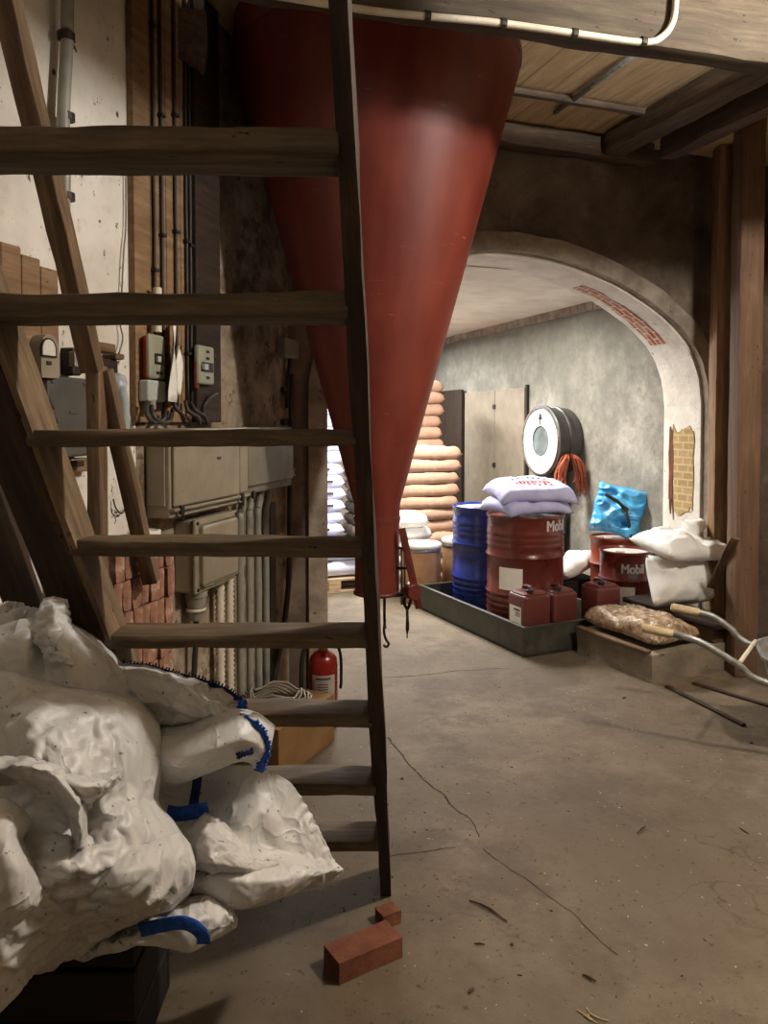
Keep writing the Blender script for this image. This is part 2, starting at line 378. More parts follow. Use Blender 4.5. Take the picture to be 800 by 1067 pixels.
# ================================================================== THE SETTING
MA=Matrix(((c.x,d.x,0,A0.x),(c.y,d.y,0,A0.y),(0,0,1,0),(0,0,0,1)))     # local x = along arch wall, y = into alcove
ZC=3.5
b=B(); box(b,(-4.6,-3.3,-.1),(5,13,0)); struct('floor',b,M['floor'])
xw=ws(141)
b=B(); box(b,(-8.6,0,0),(xw,.16,ZC)); struct('wall_left',b,M['plaster'],M=MW)
b=B(); box(b,(xw,0,0),(-.06,.16,ZC)); struct('wall_left_rear',b,M['dirty'],M=MW)
b=B(); box(b,(3.3,-3.2,0),(3.45,7,ZC)); struct('wall_right',b,M['hallwall'])
b=B(); box(b,(-4.4,-3.25,0),(3.45,-3.1,ZC)); struct('wall_back',b,M['hallwall'])
# arch wall: strips over the opening, pier either side
half=[(1.27,2.712),(1.5,2.703),(1.765,2.657),(2.137,2.545),(2.462,2.384),(2.665,2.23),(2.79,2.08),(2.86,1.90),(2.885,1.72)]
left=[(1.27-(t_-1.27)*1.25/1.615,z_) for t_,z_ in half[1:]][::-1]
curve=[V((a_,0,b_)) for a_,b_ in left+half]; curve=catmull(curve,5)
curve=[V((curve[0].x,0,0))]+curve+[V((curve[-1].x,0,0))]
TL,TR=curve[0].x,curve[-1].x
def arch_wall():
    b=B()
    box(b,(-2.6,0,0),(TL,.4,ZC)); box(b,(TR,0,0),(4.6,.4,ZC))
    for p,q in zip(curve[1:-1],curve[2:-1]):
        vs=[b.verts.new(x) for x in ((p.x,0,p.z),(q.x,0,q.z),(q.x,0,ZC),(p.x,0,ZC),(p.x,.4,p.z),(q.x,.4,q.z),(q.x,.4,ZC),(p.x,.4,ZC))]
        for f in ((0,1,2,3),(5,4,7,6),(4,5,1,0),(3,2,6,7)): b.faces.new([vs[i] for i in f])
    return b
struct('wall_arch',arch_wall(),M['sooty'],M=MA)
def offset_curve(o):
    out=[]; n=len(curve)
    for i,p in enumerate(curve):
        t_=curve[min(i+1,n-1)]-curve[max(i-1,0)]; t_.normalize(); out.append(p+V((-t_.z,0,t_.x))*o)
    return out
def band(o0,o1,y0,y1,i0=0,i1=None,jit=0,seed=0):
    """strip following the arch between two offsets from its curve"""
    b=B(); a=offset_curve(o0)[i0:i1]; q=offset_curve(o1)[i0:i1]; rs=[]
    for i,(p,r) in enumerate(zip(a,q)):
        j=noise.noise_vector(V((i*.35,seed,0)))*jit; k=noise.noise_vector(V((i*1.3,seed+5,0)))*jit*.6
        rs.append([b.verts.new(V(x)) for x in ((p.x,y0+j.y+k.y,p.z),(r.x+(j.x if jit else 0),y0+j.y,r.z+j.z),(r.x+j.x,y1+k.x,r.z+j.z),(p.x,y1+j.x+k.z,p.z))])
    for m_,n_ in zip(rs,rs[1:]):
        for k in range(4): b.faces.new((m_[k],n_[k],n_[(k+1)%4],m_[(k+1)%4]))
    b.faces.new(rs[0][::-1]); b.faces.new(rs[-1]); bmesh.ops.recalc_face_normals(b,faces=b.faces); return b
struct('trim_1',band(-.004,.115,-.03,.03,jit=.012),M['archrim'],'raised grey plaster rim round the front of the arch',M=MA)
struct('trim_2',band(-.022,.004,.035,.43,jit=.006,seed=3),M['limewash'],'whitewashed underside and jambs of the arch',M=MA)
n_=len(curve)
struct('trim_3',band(-.026,-.01,.22,.36,int(n_*.66),int(n_*.82),jit=.03,seed=9),M['redbrickface'],'bare red bricks showing through the arch underside',M=MA)
# yellow brick patch on the right jamb, ragged outline, and a broken plaster edge beside it
def ragged(y0,y1,z0,z1,x,th,seed,amp,n=26):
    b=B(); ring=[]
    for i in range(n):
        a=2*PI*i/n; k=noise.noise(V((math.cos(a)*2+seed,math.sin(a)*2,seed)))*amp+1
        sx=max(-1,min(1,1.5*math.cos(a)))*k; sz=max(-1,min(1,1.5*math.sin(a)))*k
        ring.append((x,(y0+y1)/2+sx*(y1-y0)/2,(z0+z1)/2+sz*(z1-z0)/2))
    A=[b.verts.new(p) for p in ring]; C_=[b.verts.new((p[0]-th,p[1],p[2])) for p in ring]
    b.faces.new(A); b.faces.new(C_[::-1])
    for i in range(n): b.faces.new((A[i],A[(i+1)%n],C_[(i+1)%n],C_[i]))
    bmesh.ops.recalc_face_normals(b,faces=b.faces); return b
struct('trim_4',ragged(.10,.31,.92,1.55,TR-.018,.010,3,.35),M['yellowbrick'],'bare yellow brick patch on the arch jamb',M=MA)
struct('trim_5',ragged(.315,.36,.93,1.52,TR-.016,.012,8,.6),M['brownbrick'],'dark broken gap beside the yellow brick patch',M=MA)
# alcove shell
b=B(); box(b,(2.9,.4,0),(3.05,6.2,2.75)); struct('wall_alcove_right',b,M['alcove'],M=MA)
b=B(); box(b,(-2.4,6.0,0),(2.9,6.15,2.75)); struct('wall_alcove_back',b,M['render'],M=MA)
b=B(); box(b,(-2.55,.4,0),(-2.4,6.15,2.75)); struct('wall_alcove_left',b,M['limewash'],M=MA)
b=B(); box(b,(-2.55,.4,2.68),(3.05,6.2,2.8)); struct('ceiling_alcove',b,M['alcceil'],M=MA)
b=B()
for i in range(46):
    x=.42+i*.12; box(b,(2.9-.035,x,2.60+.008*noise.noise(V((i*.7,0,0)))),(2.9,x+.112,2.68))
struct('trim_6',b,M['archrim'],'rough course of bricks along the top of the alcove wall',M=MA)
# ceiling boards run into the arch wall
MC=Matrix(((d.x,-c.x,0,A0.x),(d.y,-c.y,0,A0.y),(0,0,1,0),(0,0,0,1)))
b=B()
for i in range(38):
    y=3.0-i*.2; z=.004*noise.noise(V((i*3.1,0,0))); box(b,(-8.6,y-.197,ZC+z),(.02,y,ZC+.04+z))
struct('ceiling',b,M['ceilboard'],M=MC)
def beam(name,p0,p1,wd,th,mat,seed,label=None,amp=.01,bev=.015):
    o=plank(name,p0,p1,wd,th,mat,None,(0,0,1),seed,amp,None,bev); o['kind']='structure'
    if label: o['label']=label; o['category']='beam'
    return o
# big ceiling beam across the hall (bottom at z 3.04)
bd=V((.965,.261,0)); bn=V((-bd.y,bd.x,0)); q0=V((-.474,2.71,0))
def onbeam(t_,back,z): p=q0+bd*t_-bn*back; p.z=z; return p
beam('beam',onbeam(-.72,.06,3.20),onbeam(3.8,.06,3.20),.12,.32,M['beam'],4,'heavy weathered beam across the top of the hall',.009,.03)
for k,(px,py) in enumerate(((640,168),(694,172))):
    p=at(px,py,5.1-.06*k); p.z=3.35-.05*k
    beam('rafter',p+V((0,0,.07)),p-d*4.4+V((0,0,.07)),.17-.05*k,.14,M['purlin'],11+k,['wide dark rafter under the ceiling boards','narrow dark rafter beside the wide one'][k])
b=at(578,146,4.95); b.z=3.41
beam('wall_plate',V((A0+c*.1-d*.07)[:2]+(3.42,)),V((A0+c*2.3-d*.07)[:2]+(3.42,)),.12,.14,M['purlin'],21,'dark wall plate over the arch wall')
beam('ceiling_batten',V((A0+c*.9-d*.55)[:2]+(3.475,)),V((A0+c*2.2-d*.55)[:2]+(3.475,)),.05,.04,M['purlin'],22,'thin cross batten under the ceiling boards',.004)
beam('joist',at(190,34,3.30),at(214,34,3.30)+d*.9,.2,.22,M['purlin'],23,'dark joist end in the corner over the cable board')
beam('trimmer',V((.9,-1.4,3.30)),V((.9,2.46,3.30)),.10,.40,M['purlin'],24,'added out-of-view beam that shades the top of the white wall')  # unseen beam added to cast the diagonal shadow on the white wall
# posts on the right
def post(name,x0,x1,y0,y1,mat,seed,label):
    xc,yc=(x0+x1)/2,(y0+y1)/2
    return beam(name,V((xc,yc,0)),V((xc,yc,ZC-.002)),y1-y0,x1-x0,mat,seed,label,.006,.008)
def post2(x0,x1,y0,y1,mat,seed,label):
    o=plank('post',V(((x0+x1)/2,(y0+y1)/2,0)),V(((x0+x1)/2,(y0+y1)/2,ZC-.004)),y1-y0,x1-x0,mat,None,(1,0,0),seed,.005,None,.008)
    o['kind']='structure'; o['label']=label; o['category']='post'; return o
post2(2.29,2.385,5.31,5.43,M['post'],31,'square brown post against the right arch jamb')
post2(2.365,2.445,5.22,5.30,M['batten'],32,'narrow pale post fixed beside the square brown one')
post2(2.195,2.34,4.76,4.90,M['postred'],33,'thick reddish post nearest the wheelbarrow')
# timber door on the alcove wall, ajar panels, and dark sliding door beyond
sd=[(2.264-.34*s_,5.976+.94*s_) for s_ in (0,)]
def alc(px,inset=0.0):                    # depth along the alcove wall seen at px
    n=V((-c.x,-c.y)); P=(A0+c*(2.9-inset)); r=ray(px,440); k=(P.x*c.x+P.y*c.y)/(r.x*c.x+r.y*c.y)
    return (V((r.x*k,r.y*k,0))-A0).dot(d)
y0,ym,y1=alc(546,.04),alc(515,.04),alc(484,.04)
dr=bpy.data.objects.new('door_1',None); COL.objects.link(dr); dr.matrix_basis=MA@Matrix.Translation((2.9,y0,0)); ROOTM['door_1']=dr.matrix_basis.copy()
dr['kind']='structure'; dr['label']='tall pale two leaf board door on the alcove wall'; dr['category']='door'
b=B(); box(b,(2.86,y0+.005,.02),(2.895,ym-.006,1.96),bev=.004); obj('leaf',b,paint('door_cream',(122,111,94),.6,.06,(96,84,68)),dr,MA)
b=B(); box(b,(2.86,ym+.006,.02),(2.895,y1,1.955),bev=.004); obj('leaf',b,bpy.data.materials['door_cream'],dr,MA)
b=B(); box(b,(2.868,y0-.035,0),(2.898,y0,1.99),bev=.004); obj('door_frame',b,M['crate'],dr,MA)
for z in (.3,1.1,1.75):
    b=B(); box(b,(2.85,ym-.03,z),(2.862,ym+.03,z+.05),bev=.003); obj('hinge',b,M['iron'],dr,MA)
y2=alc(449,.07)
b=B()
for i in range(6):
    a_=y1+.03+(y2+.5-y1)*i/6; box(b,(2.83,a_,0.01),(2.86,a_+(y2+.5-y1)/6-.008,2.0),bev=.003)
struct('door_2',b,M['darkwood'],'dark brown boarded door at the end of the alcove wall',M=MA)

# ================================================================== STAIR
st=thing('staircase','steep open wooden stair seen from behind, standing on the floor','stair',(-.35,2.55,0))
def xr(z): return -.012-.034*z
def xl(z): return -.60-.092*z
def stringer(name,xf,th,side,depth,mat,seed,z1=2.95,amp=.006):
    """plank leaning 60 degrees; xf(z) gives the face nearest the treads, side the way its thickness goes"""
    P0=V((xf(0),2.55,0)); P1=V((xf(z1),2.55-.5758*z1,z1)); Mx=frame(P0,P1,(0,0,1)); inv=Mx.inverted()
    b=B(); n=36; rs=[]
    for i in range(n+1):
        z=z1*i/n; ring=[]
        for k,(sx,sy) in enumerate(((0,0),(.5,0),(1,0),(1,.5),(1,1),(.5,1),(0,1),(0,.5))):
            j=noise.noise_vector(V((z*4+seed*3,k*1.9,seed)))*amp+noise.noise_vector(V((z*13,k*2.9,seed)))*amp*.5
            q=V((xf(z)+side*th*sx,2.55-.5758*z-.01+depth*sy,z)); 
            if i>0: q+=V((j.x,j.y,0))
            ring.append(b.verts.new(inv@q))
        rs.append(ring)
    for a_,q in zip(rs,rs[1:]):
        for k in range(8): b.faces.new((a_[k],q[k],q[(k+1)%8],a_[(k+1)%8]))
    b.faces.new(rs[0]); b.faces.new(rs[-1][::-1]); bmesh.ops.recalc_face_normals(b,faces=b.faces)
    return obj(name,b,mat,st,Mx,smooth=True,recenter=False,angle=.7)
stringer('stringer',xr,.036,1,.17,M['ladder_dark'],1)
stringer('stringer',lambda z:xl(z)-.016,.10,-1,.145,M['ladder_dark'],5)  # darker wood paints in the shade on this stringer's front
stringer('cheek_board',lambda z:xl(z),.015,-1,.135,M['cheek'],6,amp=.004)  # added board: the stringer's lit inner face painted as paler wood
for k in range(1,9):
    z=.264*k; y=2.55-.152*k; th=.036+(.012 if k>=7 else 0)
    p0=V((xl(z)-.02,y+.065,z-th/2)); p1=V((xr(z)+.006,y+.065,z-th/2+.004*math.sin(k*2.1)))
    plank('tread',p0,p1,.132,th,M['ladder'],st,(0,0,1),40+k,.0055,26,.006)
hr=thing('handrail','old timber handrail on an upright, along the wall behind the stair','handrail',(-.9,2.44,0))
plank('upper_rail',at(2,-20,1.88),at(97,385,2.37),.055,.062,M['batten'],hr,(0,1,0),51,.006)
plank('lower_rail',at(107,386,2.40),at(158,606,2.56),.05,.055,M['batten'],hr,(0,1,0),52,.005)
plank('upright',V((-.888,2.375,0)),V((-.888,2.375,1.775)),.07,.042,M['batten'],hr,(1,0,0),53,.004)
o=plank('leaning_board',at(-34,470,2.02),at(52,700,2.16),.10,.03,M['ladder_dark'],None,(0,-1,.3),54,.004)
tag(o,'narrow grey-brown board leaning beside the stair foot at far left','board')

# ================================================================== LEFT WALL GEAR
def wbox(px0,px1,yt,yb,o0,o1,b=None,bev=.006,ref=None):
    b=b or B(); rp=px0 if ref is None else ref
    box(b,(ws(px0,o1),-o1,wz(rp,yb,o1)),(ws(px1,o1),-o0,wz(rp,yt,o1)),bev=bev); return b
def wt(px,py,off): p=wl(px,py,off); return p
def wobj(name,label,cat,bm,mat,group=None): return tag(obj(name,bm,mat,None,MW),label,cat,group)
def wthing(name,label,cat,px,py,off=0,group=None): return thing(name,label,cat,wl(px,py,off),math.atan2(e.y,e.x),group)
# plank board with cables
b=B(); s0,s1=ws(142,.03),ws(204,.03)
for i in range(4): box(b,(s0+(s1-s0)*i/4+.002,-.03,1.6),(s0+(s1-s0)*(i+1)/4-.002,-.001,ZC-.05),bev=.003)
bo=obj('cable_board',b,M['board'],None,MW); tag(bo,'tall orange-brown board on the wall carrying upright cables','board')
b=B(); box(b,(ws(206,.06),-.06,1.6),(ws(231,.06),0,ZC-.02),bev=.006)
tag(obj('wall_timber',b,M['darkwood'],None,MW),'dark brown upright timber right of the cable board','timber')
names=['leftmost cable on the orange-brown board','second cable from the left on the orange-brown board','third cable from the left on the orange-brown board','fourth cable from the left on the orange-brown board','fifth cable from the left on the orange-brown board','rightmost cable on the orange-brown board']
for i,px in enumerate((163,171,185,196,200,203.5)):
    s=ws(px,.04); t_=thing('wall_cable',names[i],'cable',MW@V((s,-.04,1.62)),math.atan2(e.y,e.x),'cables running up the board')
    zb=[1.95,1.62,1.66,1.64,1.63,1.93][i]
    pts=[V((s+.004*noise.noise(V((k*.8,i,0))),-.040,zb+(ZC-.1-zb)*k/14)) for k in range(15)]
    obj('sheath',tube(B(),pts,.0075,6),M['cable'],t_,MW,smooth=True)
    for z in [zb+.25+.48*k for k in range(3)]:
        b=B(); box(b,(s-.014,-.054,z),(s+.014,-.028,z+.014),bev=.002); obj('clip',b,M['iron'],t_,MW)
# conduit down the white wall, thin wire
cd=thing('conduit','pale grey conduit running down the white wall at upper left','conduit',wl(66,220,.04),0)
obj('pipe',tube(B(),[wt(71,-60,.05),wt(70,20,.05),wt(70,40,.045),wt(66,120,.045),wt(67,170,.045),wt(66,232,.045)],.021,12,4),M['conduit'],cd,smooth=True)
for y in (38,122,205):
    b=B(); p=wl(69,y,.045); tube(b,[p-V((0,0,.012)),p+V((0,0,.012))],.028,12); obj('clip',b,M['iron'],cd)
wi=tube(B(),[wt(131,170,.012),wt(131,235,.012),wt(129,260,.014),wt(127,300,.014),wt(125,335,.014),wt(128,352,.02),wt(124,368,.02)],.003,6,4)
tag(obj('thin_wire',wi,M['cablegrey'],smooth=True),'thin grey wire hanging down the white wall','wire')
wi=tube(B(),[wt(118,520,.01),wt(121,530,.02),wt(127,535,.02),wt(131,528,.012)],.003,6,4)
tag(obj('loose_wire',wi,M['cable'],smooth=True),'short black wire end looping low on the white wall','wire')
b=B()
for i in range(3):
    a0,a1=ws(4,.03),ws(63,.03); box(b,(a0+(a1-a0)*i/3+.003,-.03,wz(4,400,.03)),(a0+(a1-a0)*(i+1)/3,-.001,wz(4,252,.03)-i*.02),bev=.004)
tag(obj('meter_board',b,M['board'],None,MW),'wooden mounting board behind the old round-topped meter','board')
mt=wthing('electricity_meter','small old meter with arched glass window on the wooden board','meter',50,392)
def arch_prism(px0,px1,yt,yb,o0,o1,n=14):
    b=B(); a0,a1=ws(px0,o1),ws(px1,o1); z0,z1=wz(px0,yb,o1),wz(px0,yt,o1); r=(a1-a0)/2; zc=z1-r*1.1
    P=[(a0,z0),(a1,z0)]+[(a0+r+r*math.cos(PI*k/n),zc+r*1.1*math.sin(PI*k/n)) for k in range(n+1)]
    f=[b.verts.new((x,-o1,z)) for x,z in P]; g=[b.verts.new((x,-o0,z)) for x,z in P]
    b.faces.new(f); b.faces.new(g[::-1])
    for i in range(len(P)): j=(i+1)%len(P); b.faces.new((f[i],f[j],g[j],g[i]))
    bmesh.ops.recalc_face_normals(b,faces=b.faces); return b
obj('case',arch_prism(44,62,347,393,.03,.075),M['greybox'],mt,MW)
obj('bezel',arch_prism(44.5,60.5,351,371,.075,.082),M['iron'],mt,MW)
obj('window',arch_prism(46,59,353,369.5,.082,.085),paint('meter_dial',(214,210,196),.3,.05),mt,MW)
b=wbox(50,55,376,380,.075,.079,bev=.001); obj('badge',b,M['iron'],mt,MW)
mb=wthing('meter_box','dark grey flat meter box on the white wall below the meter','box',70,470)
obj('case',wbox(50,93,391,478,.0,.06,bev=.010),M['meterbox'],mb,MW)
for px,py in ((55,397),(88,400),(56,424),(60,438)):
    p=wl(px,py,.061); b=B(); lathe(b,[(0,0),(.007,0),(.006,.004),(0,.005)],10); obj('screw',b,M['steel'],mb,Matrix.Translation(p)@Matrix.Rotation(math.atan2(wn.y,wn.x),4,'Z')@Matrix.Rotation(PI/2,4,'Y'))
b=wbox(74,81,428,431,.06,.064,bev=.001); obj('badge',b,M['steel'],mb,MW)
o=wthing('junction_box','small wooden-backed socket under the dark meter box','socket',85,490)
obj('backplate',wbox(74,95,478,493,0,.04),M['board'],o,MW); obj('socket',wbox(80,88,480,487,.04,.07,bev=.004),M['iron'],o,MW)
o=wthing('fuse_holder','small dark fuse holder on the white wall above the meter box','fuse holder',80,390)
obj('base',wbox(77,86,362,391,0,.05),M['iron'],o,MW); obj('carrier',wbox(79,83,366,382,.05,.075,bev=.004),M['conduit'],o,MW)
b=wbox(104,122,356,366,0,.09); wbox(122,131,368,374,0,.06,b)
tag(obj('wall_bracket',b,M['batten'],None,MW),'short wooden bracket ledge above the grey handset','bracket')
b=wbox(107,124,373,400,0,.04); tag(obj('mounting_block',b,M['darkwood'],None,MW),'dark wooden block on the wall under the bracket ledge','block')
ph=wthing('handset','grey curved handset hanging on the white wall','handset',120,440)
obj('grip',tube(B(),[wt(117,401,.10),wt(121,400,.11),wt(126,410,.12),wt(128.5,425,.12),wt(128,440,.11),wt(126,449,.10)],[.028,.030,.022,.021,.026,.028],14,5),M['phone'],ph,smooth=True)
lathe_b=lathe(B(),[(0,0),(.034,0),(.037,.02),(.03,.04),(0,.042)],20); obj('earpiece',lathe_b,M['phone'],ph,Matrix.Translation(wl(117.5,399,.06))@Matrix.Rotation(math.atan2(wn.y,wn.x),4,'Z')@Matrix.Rotation(PI/2,4,'Y'),smooth=True,angle=.7)
obj('cradle',wbox(113,119,405,436,0,.05,bev=.01),M['switch2'],ph,MW)
# switches on the board
sw=wthing('rotary_switch','grey switch with orange side and pale terminal box on the board','switch',162,418)
obj('side_housing',wbox(155,171,349,395,.03,.058,bev=.008),M['orange'],sw,MW)
obj('cover',wbox(156.5,173.5,347,394,.058,.078,bev=.012),M['switch'],sw,MW)
tg=obj('toggle_plate',wbox(163,171,368,379,.078,.084,bev=.002),M['black'],sw,MW); obj('toggle',wbox(166,169,371,377,.084,.096,bev=.002),M['switch2'],tg,MW)
obj('badge',wbox(164,170,387,390,.078,.081,bev=.001),M['iron'],sw,MW)
obj('terminal_box',wbox(155,173.5,395.5,418,.03,.075,bev=.008),M['switch2'],sw,MW)
obj('conduit_stub',tube(B(),[wl(164,346,.07),wl(164,300,.07)],.017,10),M['conduitw'],sw,smooth=True,angle=.6)
gl=wl(158,418,.075); obj('gland',tube(B(),[gl,gl-V((0,0,.03))],.016,10),M['conduit'],sw,smooth=True,angle=.6)
s2=wthing('breaker_switch','pale grey breaker switch at the right edge of the cable board','switch',214,402)
obj('cover',wbox(208,224,359,400,.062,.09,bev=.010),M['switch'],s2,MW)
tg=obj('toggle_plate',wbox(212,223,377,387,.09,.095,bev=.002),M['black'],s2,MW); obj('toggle',wbox(214,218,379,385,.095,.11,bev=.002),M['switch2'],tg,MW)
for y in (365,372,392): obj('badge',wbox(216,219,y,y+3,.09,.093,bev=.001),M['iron'],s2,MW)
obj('reset_tab',wbox(205,208.5,376,405,.062,.078,bev=.005),paint('dark_red_plastic',(96,26,24),.5),s2,MW)
def paper(label,pts,seed):
    b=B(); g=[]
    for i in range(9):
        f=i/8; L0=pts[0].lerp(pts[1],f); R0=pts[3].lerp(pts[2],f)
        g.append([b.verts.new(L0.lerp(R0,j/4)+wn*.012*math.sin(f*5+j+seed)*(1-f*.2)) for j in range(5)])
    for i in range(8):
        for j in range(4): b.faces.new((g[i][j],g[i+1][j],g[i+1][j+1],g[i][j+1]))
    o=obj('paper_sheet',b,M['white'],smooth=True); m=o.modifiers.new('thickness','SOLIDIFY'); m.thickness=.0012
    return tag(o,label,'paper')
paper('long curled white papers hanging between the two switches',[wl(180,337,.12),wl(177.5,418,.14),wl(183.5,420,.05),wl(183,336,.06)],0)
paper('single pale sheet hanging in front of the middle cables',[wl(185,360,.06),wl(184.5,412,.07),wl(191,406,.05),wl(187,362,.05)],2)
rnd=random.Random(3)
lab=['black cable loop under the terminal box','second loop of black cable under the terminal box','cable bent down under the hanging papers','cable curving out between the papers and the breaker','slack cable beneath the breaker switch','arched cable right of the breaker switch']
for i,P in enumerate(([(153,419,.07),(153,432,.09),(160,440,.10),(170,437,.09),(172,430,.06)],[(158,423,.08),(160,434,.10),(168,440,.10),(177,438,.08),(180,426,.05)],
    [(180,415,.06),(183,425,.08),(190,432,.09),(193,440,.08)],[(193,418,.05),(196,428,.07),(205,434,.09),(208,442,.09)],[(199,420,.05),(204,428,.08),(213,434,.09),(216,442,.09)],[(211,440,.05),(212,425,.07),(219,414,.08),(226,410,.06)])):
    tag(obj('cable_loop',tube(B(),[wl(*p) for p in P],.009,8,5),M['cable'],smooth=True),lab[i],'cable','loose cable tails above the cabinet')
# big distribution cabinet
dc=wthing('distribution_cabinet','large beige-grey electrical cabinet on the wall, two doors','cabinet',230,530)
D=.11; zb=wz(176,541,D); zt=1.575; sL,sM,sR=ws(176,D),ws(256,D),ws(306,D)
b=B(); box(b,(sL,-D,zb),(sM,0,zt),bev=.006); obj('body',b,M['greybox'],dc,MW)
b=B(); box(b,(sM+.003,-D+.012,zb+.03),(sR,0,zt),bev=.006); obj('side_unit',b,paint('drab_enclosure',(112,102,84),.55,.08),dc,MW)
b=B(); box(b,(sL+.012,-D-.018,zb+.045),(ws(246,D),-D,zt-.02),bev=.008,seg=3); do=obj('door',b,M['greybox'],dc,MW)
b=B(); box(b,(ws(247.5,D),-D-.012,zb+.05),(sM-.004,-D,zt-.02),bev=.004); obj('door_frame',b,M['greybox'],dc,MW)
b=B(); box(b,(sL,-D-.024,zb+.028),(sM,-D,zb+.040),bev=.003); obj('bottom_rail',b,M['greybox'],dc,MW)
b=B(); box(b,(sM+.01,-D-.006,zb+.07),(sR-.02,-D+.012,zt-.02),bev=.006); obj('door',b,bpy.data.materials['drab_enclosure'],dc,MW)
for s in (sL+.05,ws(247,D),sM+.03):
    b=B(); box(b,(s-.012,-D-.032,zb+.012),(s+.012,-D-.018,zb+.05),bev=.003); box(b,(s-.004,-D-.034,zb-.01),(s+.004,-D-.026,zb+.02),bev=.002); obj('latch',b,M['iron'],dc,MW)
b=B(); box(b,(sL-.008,-D+.018,zb+.05),(sL,-.012,zt-.03),bev=.003); obj('side_panel',b,M['greybox'],dc,MW)
b=B(); box(b,(ws(222,D),-D-.0195,wz(222,479,D)),(ws(226,D),-D-.018,wz(222,476,D))); obj('marking',b,M['ink'],do,MW)
# lower enclosure with rounded lid
le=wthing('enclosure','smaller beige enclosure with rounded lid below the big cabinet','box',222,618)
D2=.107; a0,a1=ws(203,D2),ws(246,D2); z0,z1=wz(203,620,D2),wz(203,543,D2)
b=B(); box(b,(a0,-D2+.02,z0),(a1,0,z1),bev=.01); obj('body',b,M['greybox'],le,MW)
b=B(); box(b,(a0-.004,-D2,z0-.004),(a1+.004,-D2+.018,z1+.004),bev=.007); obj('flange',b,M['greybox'],le,MW)
b=B(); box(b,(a0+.025,-D2-.022,z0+.022),(a1-.02,-D2+.002,z1-.02),bev=.021,seg=4); li=obj('lid',b,M['greybox'],le,MW)
b=B(); box(b,(ws(226,D2),-D2-.0235,wz(226,581,D2)),(ws(231,D2),-D2-.022,wz(226,578,D2))); obj('marking',b,M['ink'],li,MW)
for s in (a0+.013,a1-.012):
    for z in (z0+.014,z1-.014):
        b=lathe(B(),[(0,0),(.008,0),(.007,.006),(0,.007)],10); obj('screw',b,M['iron'],le,MW@Matrix.Translation((s,-D2,z))@Matrix.Rotation(PI/2,4,'X'))
gb=thing('cable_gland','grey tapered cable gland hanging beneath the rounded-lid enclosure','gland',MW@V((a0+.09,-.055,z0-.14)))
pg=MW@V((a0+.09,-.055,z0-.006)); obj('body',lathe(B(),[(.0,-.13),(.026,-.13),(.032,-.12),(.044,-.03),(.050,-.025),(.050,0),(0,0)],24),M['conduit'],gb,Matrix.Translation(pg),smooth=True,angle=.6)
obj('band',lathe(B(),[(.040,-.088),(.043,-.09),(.044,-.078),(.041,-.076)],24),M['conduitw'],gb,Matrix.Translation(pg),smooth=True)
obj('cable',tube(B(),[pg+V((0,0,-.13)),pg+V((.0,0,-.2)),pg+V((-.02,.01,-.5)),V((pg.x-.02,pg.y+.02,.02))],.013,8,4),M['cable'],gb,smooth=True)
for i,px in enumerate((229,239)):
    L=wl(px,625,.05); pts=[V((L.x,L.y,z0-.01-k*.012)) for k in range(int((z0-.02)/.012))]
    b=B(); tube(b,pts,[.020,.024]*max(1,len(pts)//2),12)
    rings=[v for v in b.verts]
    for v in rings:
        k=round((z0-.01-v.co.z)/.012); v.co.x=L.x+(v.co.x-L.x)*(1.0 if k%2 else .82); v.co.y=L.y+(v.co.y-L.y)*(1.0 if k%2 else .82)
    tag(obj('corrugated_hose',b,M['conduitw'],smooth=True),['left of two pale ribbed hoses under the rounded-lid enclosure','right of two pale ribbed hoses under the rounded-lid enclosure'][i],'hose','ribbed hoses below the enclosure')
lab=['leftmost grey conduit below the cabinet','second grey conduit below the cabinet','third grey conduit below the cabinet','rightmost grey conduit below the cabinet']
for i,px in enumerate((250,259.5,268.5,277)):
    P=wl(px,560,.05); zt_=zb+.03
    pts=[V((P.x,P.y,.004)),V((P.x,P.y,.6)),V((P.x,P.y,zt_-.14)),V((P.x,P.y,zt_-.10))+e*.006,V((P.x,P.y,zt_-.05))+e*.028,V((P.x,P.y,zt_-.005))+e*.034]
    tag(obj('grey_conduit',tube(B(),pts,.019-.0015*(i%2),12,4),M['conduit'],smooth=True),lab[i],'conduit','conduits dropping from the cabinet')
b=wbox(281,287,525,722,0,.05,bev=.003); tag(obj('steel_channel',b,M['iron'],None,MW),'dark upright channel right of the grey conduits','channel')
P=[(303,390,.03),(303.5,440,.04),(302,520,.04),(301,600,.04),(296,650,.05),(289,690,.07),(284,722,.09)]
tag(obj('black_cable',tube(B(),[wl(*p) for p in P],.016,10,5),M['cable'],smooth=True),'thick black cable down the pillar curving left at the bottom','cable')
jb=wthing('conduit_box','small grey conduit box high on the pillar','box',308,372)
obj('body',wbox(298,312,351,372,0,.055,bev=.01),M['conduit'],jb,MW); obj('pipe',tube(B(),[wl(302,372,.03),wl(300,395,.03),wl(299,425,.03)],.010,8),M['cable'],jb,smooth=True)
for y,lb in ((406,'upper cable clamp on the pillar'),(440,'lower cable clamp on the pillar')):
    b=wbox(297,312,y-3,y+3,0,.03); tag(obj('cable_clamp',b,M['iron'],None,MW),lb,'clamp')
pb=thing('wall_eyebolts','pair of small pale ring bolts on the pillar beside the cabinet','eyebolt',wl(305,500,.0))
for px in (303,307):
    P=wl(px,492,.03); obj('ring',tube(B(),[P+V((0,0,.02))*math.cos(a)+e*.02*math.sin(a) for a in [2*PI*k/14 for k in range(15)]],.005,6,cap=False),M['conduitw'],pb,smooth=True)
    q=wl(px,492,0); obj('shank',tube(B(),[q-V((0,0,.02)),P-V((0,0,.02))],.005,6),M['conduitw'],pb)
